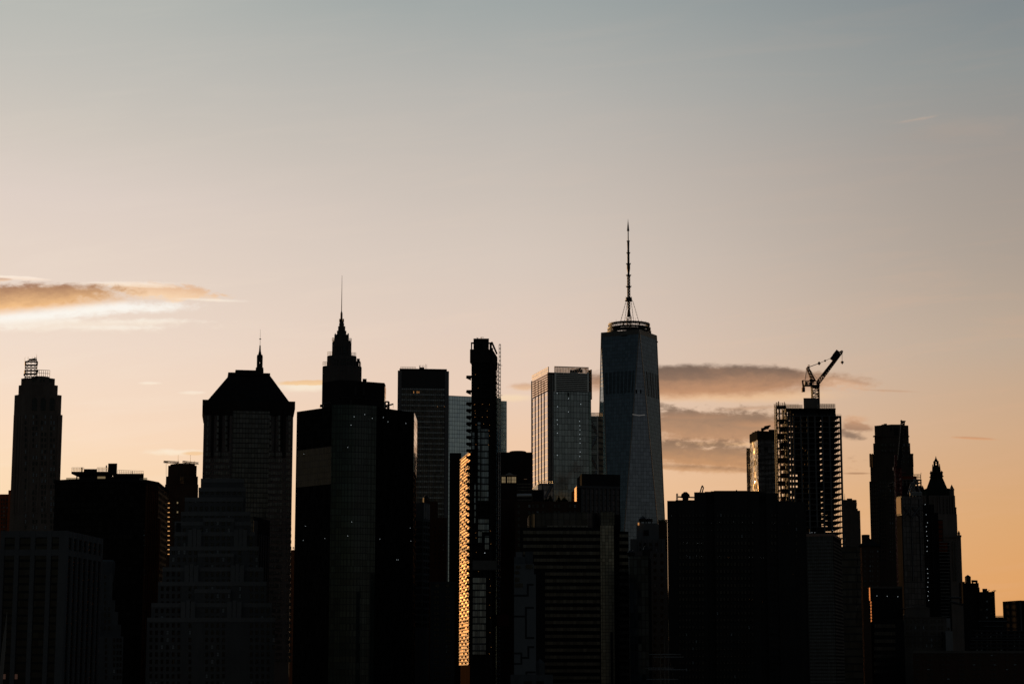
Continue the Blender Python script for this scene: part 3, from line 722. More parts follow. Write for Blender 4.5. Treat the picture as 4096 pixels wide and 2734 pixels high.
# ================================================================== centre left
# many sided dark glass tower with a curved corner
pts = [(80,1124),(380,1102),(386,1098)]+[(386+369*k/10, 1098-2.6*math.sin(math.pi*k/10)+5*(k/10)) for k in range(1, 11)]+[(1080,1127),(1105,1162)]
f = [W('C', x, 1245, y).xy for x, y in pts]; f += [Vector((f[-1].x-14, 1192)), Vector((f[0].x+16, 1178))]
r = bld('curved_glass_tower', 'very wide black faceted tower with curved green glass corner below the needle spire', f)
z = zat('C', 560, 1220, 1098)
BG = glass('black_facade', (0.018,0.018,0.019), 0.0, 0.35, 0.6, .03, 1.5, 3.4, .25, .35, (0.012,0.012,0.012))
BG.node_tree.nodes['Principled BSDF'].inputs['Specular IOR Level'].default_value = 0.0
b = MB(); b.prism(f, 0, z-.05); b.build('wall', BG, r)
GG = glass('green_curtain_wall', (0.042,0.062,0.056), 0.45, 0.08, .35, .02, 1.6, 3.4, .22, .3, (0.012,0.016,0.016))
b = MB(); cur = f[2:13]; c0 = Vector((sum(p.x for p in f)/len(f), sum(p.y for p in f)/len(f)))
o = [p+(p-c0).normalized()*.6 for p in cur]; b.prism(o+[cur[-1]-(cur[-1]-c0)*.05, cur[0]-(cur[0]-c0)*.05], 0, z+.3); b.build('curved_glass', GG, r)
Fl, Fr, Fe = Face(f[0], f[1]), Face(f[12], f[13]), Face(f[13], f[14])
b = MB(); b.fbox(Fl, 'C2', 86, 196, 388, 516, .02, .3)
b.build('painted_reflection', glass('painted_reflection', (0.055,0.045,0.02), .25, .35, .5, .04, 1.5, 3.4, .25, .35, (0.02,0.018,0.012)), r)  # gold reflection of a lit neighbour painted as glass colour
PK = glass('sky_mirror_glass', (0.55,0.52,0.50), .85, .05, .2, .006, 5.0, 3.4, 0, .3, (0.05,0.04,0.04))
b = MB(); b.box(Fe, 0, Fe.L, zat('C2', 1090, 400, 1130), z-.3, .02, .25); b.build('end_glass', PK, r)
b = MB(); b.prism(inset(f, 1.5), z-.05, z+.02); b.build('roof', M['roof'], r)
lamps(r, [(567,1317),(657,1298),(540,1388),(722,1331)], Face(f[6], f[8]), 'C', .3, off=1.2)
lamps(r, [(853,1358),(1005,1372),(813,1322)], Fr, 'C', .28)
lamps(r, [(546,825),(512,190),(512,945)], Face(f[6], f[8]), 'C2', .28, off=1.2); lamps(r, [(145,245),(325,965),(141,982),(160,860)], Fl, 'C2', .24)
lamps(r, [(1043,876),(1048,988),(784,970),(940,1147),(927,1147)], Fr, 'C2', .24)
b = MB(); q = lambda x, y: W('C', x, y, 1126)
for a_, c_ in (((835,1252),(835,1187)),((835,1187),(866,1187)),((866,1187),(866,1252)),((835,1218),(866,1250)),((845,1222),(905,1206)),((835,1222),(858,1215)),((862,1187),(862,1250))):
    b.tube(q(*a_), q(*c_), .45, None, 5)
b.tube(q(903,1208), q(903,1242), .07, None, 4); b.build('roof_derrick', M['dark'], r)
b = MB(); b.tube(W('C', 292, 1232, 1112), W('C', 292, 1212, 1112), 1.2, 1.0, 7); b.tube(W('C', 297, 1205, 1112), W('C', 365, 1196, 1112), .3, None, 4); b.build('roof_vent', M['dark'], r)

# dark block behind it, below the spire
pts = [(296,1252),(440,1238),(828,1252),(838,1262)]
f = [W('C', x, 1040, y).xy for x, y in pts]; f += [Vector((f[-1].x-4, 1286)), Vector((f[0].x+6, 1286))]
r = bld('dark_slab_tower', 'plain black slab directly below the needle spire, rising behind the curved glass tower', f)
b = MB(); b.prism(f, 0, zat('C', 500, 1003, 1240)); b.build('wall', M['black'], r)
b = MB(); g = foot('C', 642, 676, 991, 1252, 20); b.prism(g, 100, zat('C', 650, 991, 1252)); b.build('plant_room', M['black'], r)
Fq = Face(f[2], f[3]); b = MB(); b.box(Fq, -.0, Fq.L, 60, zat('C', 832, 1058, 1254), .02, .3); b.build('end_glass', PK, r)
b = MB(); Fm = Face(f[1], f[2])
for x in (570,640): b.fbox(Fm, 'C', x, 1060, x+18, 1130, .02, .3)
b.fbox(Fm, 'C', 446, 1156, 800, 1162, .02, .5); b.fbox(Fm, 'C', 530, 1172, 550, 1210, .02, .3); each(b, 'louvre', M['dark'], r)

# needle spire tower
ns = [(297,634,884,0),(300,630,878,.5),(337,590,796,9),(341,586,790,9.6),(381,547,678,15),(384,543,664,15.6),(400,525,612,18),(404,412,602,18),(513,524,602,18),(422,503,580,20),(432,494,542,22),(441,484,516,24),(445,480,500,25)]
f0 = foot('C', 297, 634, 884, 1600, 64, .05)
r = bld('needle_spire_tower', 'ornate stepped stone tower tapering to a long thin needle spire', f0)
b = MB()
for xl, xr, y, dd in ns:
    f = foot('C', xl, xr, y, 1600+dd, 64-2*dd, .05); b.prism(chamfer(f, min(4, .12*(f[1]-f[0]).length)), 0, zat('C', xl, y, 1600+dd))
b.build('wall', masonry('tower_stone', (0.14,0.13,0.125), .3), r); F = Face(f0[0], f0[1])
cx = W('C', 461, 480, 1632); zz = lambda y: zat('C', 461, y, 1632); px = 1632/FPX/2.1357
b = MB(); b.lathe(cx, [(16*px,zz(502)),(14*px,zz(496)),(10*px,zz(490)),(9*px,zz(432)),(4.5*px,zz(418)),(3.5*px,zz(410)),(1.2*px,zz(108))], 8); b.build('needle', M['dark'], r)
b = MB()
for xl, xr, y, dd, h in ((343,380,793,10,3.0),(548,584,800,10,3.0),(302,336,880,2,3.2),(598,626,886,2,3.2),(381,398,676,16,3.2),(528,546,680,16,3.2),(443,452,508,26,2.6),(472,481,508,26,2.6)):
    b = MB(); rail(b, W('C', xl, y, 1600+dd), W('C', xr, y, 1600+dd), h, 3, .16); b.build('railing', M['dark'], r)
b = MB(); g = foot('C', 592, 617, 858, 1612, 10); zt = zat('C', 592, 884, 1612)
for q in g: b.tube((q.x,q.y,zt-6), (q.x,q.y,zt+4), .6, None, 5)
b.prism(g, zt+4, zt+6.2); b.build('roof_shelter', M['dark'], r)
for k, (x, y0, y1, dd) in enumerate([(438,722,752,14.6),(486,722,752,14.6),(486,758,774,14.6),(440,604,622,17.6),(482,606,626,17.6),(482,652,658,15),(424,626,640,17.6)]):
    wb = MB(); wb.fbox(F.moved(-dd), 'C', x-10, y0, x+10, y1, .02, .4); wb.build('window', M['pane'], r)
windows(r, F.moved(-8.8), 'C', [402,430,462,486,520,546,572], rng(832, 1010, 30), 13, 17, .05, .0, off=.02)
b = MB()
for x in (345,372,440,500,560,583): b.fbox(F.moved(-8.8), 'C', x-4, 812, x+4, 1010, .0, 1.0)
for x in (404,462,520): b.fbox(F.moved(-14.6), 'C', x-3, 690, x+3, 790, .0, .8)
each(b, 'pilaster', M['grey'], r)

# banded box tower
r, F, z, f = simple('banded_box_tower', 'flat topped grey box tower with horizontal window bands and pale corner piers', 'C', 942, 1379, 922, 1720, 50, .10, masonry('grey_cladding', (0.13,0.127,0.13)))
b = MB(); g = foot('C', 957, 1362, 905, 1722, 45, .10); b.prism(g, z-3, zat('C', 957, 903, 1722)); b.build('roof_rim', M['black'], r)
b = MB()
for a0, a1 in ((0, 3.2),(F.L-3.4, F.L)): b.box(F, a0, a1, 0, z, .02, 1.4)
for x in (1000,1042,1085,1125,1165,1205,1245,1285,1325): b.fbox(F, 'C', x-2.5, 925, x+2.5, 3000, .02, .5)
each(b, 'pier', masonry('pale_pier_metal', (0.22,0.225,0.235), .15), r)
b = MB(); b.fbox(F, 'C', 958, 925, 1364, 1074, .02, .9); b.build('louvre', glass('louvre', (0.012,0.012,0.013), 0, .5, .2, 0, 1.6, 60, .3, 0, (0.035,0.035,0.038)), r)
LB = glass('band_strip', (0.26,0.275,0.30), .55, .12, .25, .02, 1.75, 9.0, .3, 0, (0.03,0.03,0.03))
DB = glass('band_window', (0.075,0.062,0.055), .35, .12, .7, .03, 1.75, 4.6, .2, 0, (0.02,0.02,0.02))
y = 1081
while y < 2150:
    wb = MB(); wb.fbox(F, 'C', 960, y-6, 1362, y+6, .02, .7); wb.build('light_band', LB, r)
    wb = MB(); wb.fbox(F, 'C', 960, y+8, 1362, y+38, .02, .35); wb.build('window_band', DB, r); y += 46.3
for x, y0 in ((1128,875),(1134,872),(1151,874),(1166,874),(1180,866),(1190,868)):
    b = MB(); b.tube(W('C', x, 908, 1735), W('C', x-1, y0, 1735), .35 if x < 1170 else .14, .12, 5); b.build('antenna', M['dark'], r)
b = MB(); g = foot('C', 1127, 1168, 900, 1732, 8); b.prism(g, z, zat('C', 1127, 903, 1732)+1); rail(b, W('C', 966, 904, 1726), W('C', 1095, 906, 1726), 1.6, 9, .12); b.build('roof_railing', M['dark'], r)
for x, y0, y1 in ((1078,1097,1116),(1107,1097,1116),(1122,1099,1114),(1281,1218,1230),(1340,1218,1230)):
    wb = MB(); wb.fbox(F, 'C', x-2, y0, x+2, y1, .4, .6); wb.build('lamp', M['olamp'], r)

# pale blue glass slab far behind
PB = glass('blue_glass_wall', (0.70,0.93,0.98), .92, .10, .10, .004, 3.0, 4.9, .3, .42, (0.10,0.15,0.17))
f = foot('D', 100, 634, 698, 2350, 35, .35); r = bld('blue_glass_slab', 'pale blue gridded glass slab seen behind the balconied construction tower', f)
b = MB(); b.prism(f, 0, zat('D', 118, 700, 2350)); f2 = foot('D', 630, 690, 756, 2420, 30, .35); b.prism(f2, 0, zat('D', 634, 752, 2420)); b.build('curtain_wall', PB, r)
b = MB(); q = f[0]; b.prism(inset(f, 1.5), zat('D',118,700,2350), zat('D',118,700,2350)+.3); b.build('roof', M['roof'], r)

# black slab left of the gold block, and the gold lit block itself
simple('narrow_black_slab', 'narrow flat topped black slab between the banded box tower and the golden lit face', 'D', 122, 237, 1271, 1400, 40, 0, M['black'])
PL = W('D', 237, 1330, 1317); PC = W('D', 329, 1262, 1270)
f = [PL.xy, PC.xy, PC.xy+Vector((9, 2)), PL.xy+Vector((9, 2))]
r = bld('golden_lit_block', 'block whose gridded side wall glows golden in the low sun, beside the balconied construction tower', f)
F = Face(f[0], f[1]); z = PC.z
b = MB(); b.prism(f, 0, z-.1); b.build('wall', masonry('dark_back_wall', (0.03,0.018,0.011)), r)
zb = F.hit('D2', 500, 1425)[1]  # grid ends here; bare dark wall below stands for the shaded foot
GF = metal('sunlit_frame', (0.24,0.115,0.042), .5, .4)
GPm = metal('sunlit_panel', (0.46,0.215,0.07), .5, .6); GP2 = [GPm, metal('half_lit_panel', (0.34,0.15,0.045), .45, .6), metal('shaded_panel', (0.14,0.06,0.02), .5, .5), metal('brightest_lit_panel', (0.95,0.60,0.26), .5, .6)]  # sunlit and shaded copies of one panel, light put into the colour
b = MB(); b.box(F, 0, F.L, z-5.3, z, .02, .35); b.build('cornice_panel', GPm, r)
b = MB(); fl = 1.98; nr = int((z-zb)/fl)
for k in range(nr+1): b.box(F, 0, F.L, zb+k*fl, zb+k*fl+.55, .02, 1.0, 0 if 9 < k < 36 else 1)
nb = 5
for k in range(nb+1): b.box(F, (F.L-.9)*k/nb, (F.L-.9)*k/nb+.9, zb, z-5.5, .02, .8)
b.build('balcony_frame', [GF, metal('shaded_frame', (0.10,0.042,0.014), .55, .3)], r)  # beams out of the brightest sun get a darker copy of the metal
b = MB(); rest = MB(); n = 0
for k in range(nr-2):
    for j in range(nb):
        if (j+k) % 2 and random.random() < .85 or random.random() < .06: continue
        m_ = MB() if n < 100 else rest; n += 1
        m_.box(F, F.L*j/nb+.2, F.L*(j+1)/nb-.2, zb+k*fl+.5, zb+k*fl+1.5, .55, .7)
        if m_ is not rest: m_.build('balcony_panel', random.choices(GP2, (4, 1, 1, 7) if 14 < k < 34 else ((3, 4, 3, .6) if k > 8 else (1, 4, 6, 0)))[0], r)  # brightest copies at mid height paint the sun's fade along the wall
rest.build('balcony_panel', GPm, r, kind='stuff')

# balconied construction tower
Yc = 1100
f = corner('D', 332, Yc-.5, 541, Yc, 590, 1128, 300)
r = bld('construction_tower', 'slim black unfinished tower with jutting platforms beside the golden lit wall', f)
F = Face(f[0], f[1]); F2 = Face(f[1], f[2])
DC = masonry('dark_concrete', (0.045,0.043,0.043)); z = F.hit('D', 440, 240)[1]; ztop = F.hit('D', 440, 170)[1]
b = MB(); g = inset(f, 1.0); b.prism(g, 0, z-.6); b.build('core', M['black'], r)
b = MB(); zc = F.hit('D', 440, 372)[1]; e = [f[0]-F.t*.5, f[1]+F.t*.4, f[2]+F.t*.4, f[3]-F.t*.5]; b.prism(e, zc, z); b.build('crown_wall', DC, r)
b = MB()
for a in (0, 3.2, 6.6, 7.4, 10.2, F.L-.7): b.box(F, a, a+.7, z, ztop, -.7, 0)
b.box(F, 0, F.L, ztop-.8, ztop, -.9, .02)
for k in range(5): b.box(F2, F2.L*k/4-.7, F2.L*k/4, z-1, ztop-2*k+.0 if k else ztop, -.7, 0)
p0, p1 = F2.w(0, ztop, 0), F2.w(F2.L, F2.hit('D', 589, 282)[1], 0); b.tube(p0, p1, .5, None, 4)
b.box(F, 1.6, F.L-2.1, z, ztop-1.6, -6, -4); b.build('crown_frame', DC, r)
b = MB(); g = foot('D', 358, 512, 140, 1106, 12); b.prism(g, z, zat('D', 358, 132, 1106)); b.build('plant_room', M['black'], r)
b = MB()
for x0, y0, x1, y1 in ((388,122,402,132),(404,122,400,132),(430,130,430,121),(430,121,446,121),(438,132,438,121),(446,122,462,122)): b.tube(W('D',x0,y0,1110), W('D',x1,y1,1110), .14, None, 4)
b.build('roof_aerial', M['dark'], r)
b = MB()
for x, w in ((338,5),(430,5),(527,8)): b.fbox(F, 'D', x-w, 372, x+w, 3400, -.02, .5)
for k in range(6): b.box(F2, F2.L*k/5-.6, F2.L*k/5, 0, z, -.02, .35)
each(b, 'column', DC, r)
lv = [440,503,575,647,715]+[768+66.6*k for k in range(0, 30)]
for y in lv:
    b = MB(); zz_ = F.hit('D', 430, y)[1]; b.box(F, .3, F.L, zz_-.35, zz_, -.5, .25); b.box(F2, 0, F2.L, zz_-.35, zz_, -.5, .3); b.build('floor_slab', DC, r)
for y in lv:
    if y in (440,575,715): continue
    zz_ = F.hit('D', 430, y)[1]; b = MB(); aa = F.hit('D', 286, y)[0]
    for o0 in (-6, -1):                                      # wedge shaped jutting platform
        v = [F.w(aa, zz_, o0), F.w(.2, zz_, o0), F.w(.2, zz_-1.75, o0), F.w(aa+2.6, zz_-1.75, o0), F.w(aa, zz_-.5, o0)]
        w_ = [q-Vector((F.n.x, F.n.y, 0))*-.4 for q in v]
        b.add(v+w_, [[0,1,2,3,4],[9,8,7,6,5]]+[[i,(i+1)%5+0,(i+1)%5+5,i+5] for i in range(5)])
    b.box(F, aa+.2, 4.9 if y > 1000 else 1.0, zz_-.4, zz_+.05, -6, .6); b.build('jutting_platform', M['black'], r)
BGL = glass('new_blue_glass', (0.30,0.36,0.42), .6, .08, .45, .02, 1.25, 3.55, .12, .5, (0.03,0.035,0.04), .25, (0.09,0.10,0.12))
for x0, y0, x1, y1 in ((332,1063,366,1240),(398,966,434,1034),(402,1034,507,1745)):
    b = MB(); b.fbox(F, 'D', x0, y0, x1, y1, .25, .42); b.build('glass_panel', BGL, r)
for x0, y0, x1, y1 in ((545,770,645,1345),(558,60,570,360),(588,415,615,505),(638,455,668,555),(588,330,668,425)):
    b = MB(); b.fbox(F, 'D2', x0, y0, x1, y1, .43, .55); b.build('glass_panel', BGL, r)
b = MB(); b.fbox(F, 'D2', 545, 640, 730, 712, .3, 1.2); b.build('parapet_band', M['conc'], r)
pts = [(378,492),(404,628),(366,792),(371,787),(448,786),(517,790),(372,852),(494,853),(376,877),(373,915),(446,914),(495,915),(383,990),(458,983),(519,994),(512,1050),(518,1100),(507,1190),(382,1186)]
lamps(r, pts, F, 'D', .22, 'olamp', .7)
lamps(r, [(570,432),(680,418),(572,470),(683,515),(573,577),(570,660),(590,722),(673,780),(680,830),(675,880),(674,975),(680,1070),(676,1180),(672,1340),(686,1290)], F, 'D2', .2, 'olamp', .7)
lamps(r, [(637,583)], F, 'D2', .4, 'wlamp', .7)
wb = MB(); wb.fbox(F, 'D', 478, 828, 524, 838, .3, .5); wb.build('work_sheet', M['pane'], r)
# hoist masts on its right side
for nm, lb, x0, x1, y0, Yh in (('hoist_mast','tallest ladder like hoist mast right of the balconied construction tower',613,628,192,1140),('hoist_mast','shorter ladder like hoist mast touching the balconied construction tower',592,607,380,1136)):
    a = W('D', (x0+x1)/2, y0, Yh); rr = thing(nm, lb, 'hoist', a.x, a.y); b = MB(); w = abs(W('D', x1, y0, Yh).x-W('D', x0, y0, Yh).x)
    n = 46; c = Vector((a.x, a.y, 0)); 
    for i in (-1, 1):
        for j in (-1, 1): b.tube(c+Vector((i*w/2, j*w/2, 0)), Vector((a.x+i*w/2, a.y+j*w/2, a.z)), .16, None, 4)
    k = 0; zq = a.z
    while zq > 0:
        for i in (-1, 1):
            b.tube((a.x-w/2, a.y+i*w/2, zq), (a.x+w/2, a.y+i*w/2, zq), .22, None, 4); b.tube((a.x+i*w/2, a.y-w/2, zq), (a.x+i*w/2, a.y+w/2, zq), .12, None, 4)
        zq -= 2.3
    hm = b.build('mast', M['steel'], rr)
    b = MB()
    for q in range(8):
        zq = a.z-12-q*17; b.tube((a.x-w/2-(0 if x0 < 600 else 1.5), a.y, zq), (a.x+w/2+1.0, a.y, zq), .13, None, 4); b.tube((a.x, a.y, zq), (a.x-2.5, a.y-8, zq), .13, None, 4)
    b.build('wall_tie', M['dark'], rr)
    if x0 > 600:
        b = MB(); q = W('D2', 742, 1107, 1135); zz_ = W('D2', 742, 1130, 1135).z
        b.prism([Vector((q.x-5.5,1131)), Vector((q.x+5.5,1131)), Vector((q.x+5.5,1139)), Vector((q.x-5.5,1139))], zz_, zz_+6.0)
        b.build('hoist_cage', M['red'], hm)

# pale framed tower at the foot of the curved glass tower
f = corner('C2', 1090, 1206, 1160, 1200, 1217, 1210, 680); f[2] = f[2]; f[3] = f[0]+(f[2]-f[1])*3; f = [f[0], f[1], f[2], f[2]+Vector((-2, 24)), f[0]+Vector((4, 30))]
r = bld('framed_grid_tower', 'small blue grey gridded tower with blank top right of the black faceted tower', f)
F, F2 = Face(f[0], f[1]), Face(f[1], f[2]); z = F.hit('C2', 1150, 658)[1]
b = MB(); b.prism(f, 0, z); b.build('frame', M['blueg'], r)
n = 0; zz_ = F.hit('C2', 1150, 810)[1]; st = F.hit('C2', 1150, 810)[1]-F.hit('C2', 1150, 867.5)[1]
WG = glass('deep_window', (0.05,0.055,0.06), .4, .06, .6, .06, 2.0, 3.8)
for k in range(16):
    zt = zz_-k*st
    wb = MB(); wb.box(F, .3, F.L-1.0, zt-st+1.0, zt-.2, .02, .12); wb.build('window', WG, r)
    for j in range(3):
        wb = MB(); wb.box(F2, .6+F2.L*j/3, F2.L*(j+1)/3-.3, zt-st+.9, zt-.4, .02, .1); wb.build('window', WG, r)
b = MB()
for j in range(3): b.box(F2, .7+F2.L*j/3, F2.L*(j+1)/3-.4, zz_+1, z-.8, .02, .15)
each(b, 'blank_panel', M['pale'], r)
# dark stepped brick block behind it
f = foot('C2', 1170, 1284, 650, 1352, 24); r = bld('dark_stepped_block', 'dark brown stepped brick block against the foot of the banded box tower', f)
b = MB(); b.prism(f, 0, zat('C2', 1180, 650, 1352)); g = foot('C2', 1200, 1362, 788, 1348, 26); b.prism(g, 0, zat('C2', 1300, 790, 1348)); b.build('wall', M['brown'], r)
b = MB(); c = W('C2', 1183, 645, 1362); b.lathe(c, [(2.2,c.z-5),(2.2,c.z+2),(.2,c.z+4.5)], 8); b.build('water_tank', M['dark'], r)
windows(r, Face(g[0], g[1]), 'C2', [1262,1297,1332], rng(870, 1240, 38), 12, 18, .05, .01)
# pale brick block with round attic windows
r, F, z, f = simple('round_window_block', 'low blue grey brick block with round attic windows left of the golden lit wall', 'D2', 229, 412, 802, 1160, 40, 0, M['blueg'])
for x in (280, 358):
    a, zq = F.hit('D2', x, 828); p = F.w(a, zq, 0); wb = MB(); wb.add([F.w(a+1.1*math.cos(k*.785), zq+1.1*math.sin(k*.785), .06) for k in range(8)], [[7,6,5,4,3,2,1,0]]); wb.build('round_window', M['pane'], r)
windows(r, F, 'D2', [265,285,350,370], rng(872, 1560, 41), 15, 22, .05, .0)
b = MB(); b.box(F, -.3, F.L+.3, z-1.2, z+.3, .01, .6); b.build('cornice', M['blueg'], r)
# tiny block in the slit between pyramid tower and black faceted tower
r, F, z, f = simple('slit_block', 'tiny dark block with roof dishes in the bright slit left of the black faceted tower', 'B2', 1204, 1246, 424, 1900, 20, 0, M['brown'])
b = MB(); q = W('B2', 1229, 424, 1905); b.tube(q, q+Vector((0,0,3)), .2, None, 4); b.lathe(q+Vector((-.6,0,0)), [(.2,q.z+1.6),(.9,q.z+2),(.2,q.z+2.8)], 6); b.lathe(q+Vector((1,0,0)), [(.2,q.z+.8),(.8,q.z+1.2),(.2,q.z+2)], 6); b.build('roof_dish', M['dark'], r)
wb = MB(); wb.fbox(F, 'B2', 1233, 515, 1238, 528, .02, .2); wb.build('window', M['olamp'], r)
# ================================================================== centre right
# dark box with cylindrical roof drum
r, F, z, f = simple('drum_roof_block', 'broad black block with low round roof drum left of the pink sided tower', 'D', 588, 942, 1264, 1450, 45, .03, M['black'])
b = MB(); c = W('D', 800, 1264, 1470); b.lathe(c, [(6.2,z-1),(6.2,z+2.4),(5.5,z+2.8)], 20); b.build('roof_drum', M['black'], r)
LBD = glass('dark_strip', (0.09,0.085,0.08), .3, .2, .5, .02, 2.2, 4.0, .3, 0)
for k in range(9):
    wb = MB(); wb.fbox(F, 'E', 38, 1180+k*27, 166, 1190+k*27, .02, .2); wb.build('window_band', LBD, r)
wb = MB(); wb.fbox(F, 'E', 98, 1141, 124, 1145, .02, .2); wb.build('window', lamp('faint_window', (1,.5,.2), .05), r)
# block with the lit lantern top
f = foot('D', 637, 787, 1568, 1370, 30); r = bld('lit_lantern_block', 'narrow dark block whose glazed top glows yellow under a small pediment', f); F = Face(f[0], f[1])
b = MB(); zt = F.hit('D2', 820, 62)[1]; b.prism(f, 0, zt); b.build('wall', M['black'], r)
b = MB(); z1 = F.hit('D', 700, 1493)[1]; g = inset(f, 1.0); b.prism(g, zt, z1); b.build('lantern_wall', M['black'], r); FL = F.moved(-.6)
for x0, x1 in ((640,652),(655,665),(668,676),(696,706),(716,726),(738,750),(753,766),(769,781)):
    wb = MB(); wb.fbox(FL, 'D', x0, 1508, x1, 1534, .02, .2); wb.build('lit_pane', M['lit'], r)
    wb = MB(); wb.fbox(FL, 'D', x0, 1538, x1, 1566, .02, .2); wb.build('lit_pane', M['lit'], r)
b = MB(); m_ = (f[0]+f[1])/2; zr = F.hit('D', 712, 1464)[1]; zm = F.hit('D', 712, 1488)[1]; a0, a1 = F.hit('D', 670, 1488)[0], F.hit('D', 760, 1488)[0]
b.box(F, -.2, F.L+.2, z1, zm, -12, .3); vs = [F.w(a0,zm,.2),F.w(a1,zm,.2),F.w((a0+a1)/2,zr,.2)]; v2 = [F.w(a0,zm,-10),F.w(a1,zm,-10),F.w((a0+a1)/2,zr,-10)]
b.add(vs+v2, [[0,1,2],[5,4,3],[0,2,5,3],[1,4,5,2]]); b.build('pediment_roof', M['steel'], r)

# tower with the pink lit side
YK = 1900
f = corner('E', 168, 1957, 308, YK, 655, 1908, 420)
r = bld('pink_sided_tower', 'big glass tower with pink glowing left side, louvred crown and see through parapet', f)
F1, F = Face(f[0], f[1]), Face(f[1], f[2])
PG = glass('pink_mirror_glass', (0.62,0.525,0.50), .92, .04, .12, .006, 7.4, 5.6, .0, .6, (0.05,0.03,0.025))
TG = glass('teal_curtain_wall', (0.30,0.37,0.38), .72, .07, .22, .006, 2.9, 5.6, .28, .4, (0.03,0.035,0.035))
zr = F.hit('E', 500, 232)[1]
b = MB(); b.prism(inset(f, .3), 0, zr-.5); b.build('core', M['line'], r)
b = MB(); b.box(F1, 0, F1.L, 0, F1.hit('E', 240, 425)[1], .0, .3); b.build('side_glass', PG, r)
zl = F1.hit('E', 303, 236)[1]
b = MB(); b.box(F1, 0, F1.L, zl, F1.hit('E', 303, 185)[1], -.4, .35); cw = b.build('crown_screen', glass('perforated_screen', (0.52,0.46,0.41), .8, .12, .15, .02, 3.0, 3.0, .3, .3, (.3,.26,.22)), r)
b = MB(); zlo = F1.hit('E', 240, 425)[1]
for k in range(8):
    zq = zlo+(zl-zlo)*(k+.5)/8; b.box(F1, 0, F1.L, zq, zq+(zl-zlo)/8*.5, .0, .5)
b.build('side_louvre', metal('satin_louvre', (0.50,0.40,0.36), .14, .85), r)
b = MB()
for x in (199,227,252,277): b.fbox(F1, 'E', x-2.4, 300, x+2.4, 3000, .3, .6)
b.box(F1, -.1, .9, 0, zl, .3, 1.0); b.box(F1, F1.L-1.0, F1.L, 0, zl, .3, .8)
each(b, 'side_fin', masonry('rosy_fin', (0.10,0.055,0.04), .2, .6), r)
b = MB(); b.fbox(F, 'E', 355, 398, 655, 3000, .02, .6); b.build('curtain_wall', TG, r)
b = MB(); b.fbox(F, 'E', 310, 250, 353, 3000, .02, .15); b.build('recess', glass('recess_glass', (0.10,0.10,0.10), .4, .2, .3, .01, 6, 5.6, 0, .3), r)
b = MB(); q = F.hit('E', 341, 262); b.tube(F.w(q[0], 0, 1.0), F.w(q[0], q[1], 1.0), 1.0, None, 8); b.build('corner_pipe', M['steel'], r)
b = MB()
for k in range(10):
    y = 238+k*16.0; b.fbox(F, 'E', 370, y, 636, y+6.5, .1, .9)
b.fbox(F, 'E', 357, 232, 371, 400, .1, 1.2); b.fbox(F, 'E', 636, 232, 650, 400, .1, 1.2)
b.build('crown_louvre', metal('crown_metal', (0.42,0.46,0.46), .12, .85), r)
b = MB(); b.fbox(F, 'E', 371, 236, 636, 398, .02, .08); b.build('louvre_back', M['black'], r)
zt = F.hit('E', 360, 180)[1]; a0, a1 = F.hit('E', 357, 205)[0], F.hit('E', 648, 205)[0]
b = MB(); n = 22
for k in range(n+1): a = a0+(a1-a0)*k/n; b.box(F, a-.12, a+.12, zr-1, zt, .2, .7)
b.box(F, a0, a1, zt-.8, zt, .15, .75); b.build('parapet_frame', M['dark'], r)
SG = glass('parapet_glass', (0.55,0.5,0.46), 0.0, 0.03, 0.1); SG.node_tree.nodes['Principled BSDF'].inputs['Transmission Weight'].default_value = 0.9
b = MB(); b.box(F, a0+.1, a1-.1, zr-.4, zt-.9, .4, .46); b.build('parapet_glass', SG, r)
b = MB(); 
for c_ in (((490,224),(560,224),3),((520,228),(588,210),4)): b.tube(W('E', *c_[0], 1918), W('E', *c_[1], 1918), c_[2]*.55, None, 6)
b.tube(W('E', 585, 208, 1918), W('E', 588, 234, 1918), 1.6, None, 6); b.build('window_washing_crane', M['steel'], r)
b = MB(); g = foot('E', 648, 671, 400, 1912, 30); b.prism(g, 0, zat('E', 660, 400, 1912)); gf = Face(g[0], g[1])
b.build('end_bay', TG, r)
b = MB(); zt2 = zat('E', 660, 208, 1925); q0 = W('E', 652, 214, 1915); q1 = W('E', 671, 208, 1935); ze = zat('E', 660, 400, 1912)
for q in (q0, q1, q0.lerp(q1, .5)): b.tube((q.x,q.y,ze-4), (q.x,q.y,q.z), .8, None, 4)
for k in range(9): zz_ = ze+(zt2-ze)*k/9; b.tube((q0.x,q0.y,zz_), (q1.x,q1.y,zz_), .7, None, 4)
b.build('end_frame', M['dark'], r)
pts = [(380,411),(477,456),(581,503),(383,525),(476,569),(380,638),(382,676),(382,750),(381,939),(571,650),(573,687),(575,723),(573,762),(576,799),(575,836),(576,911),(573,949)]
lamps(r, pts, F, 'E', .55, 'wlamp', 1.0)
wb = MB(); wb.fbox(F, 'E', 468, 405, 481, 437, .6, .8); wb.build('vent', M['black'], r)
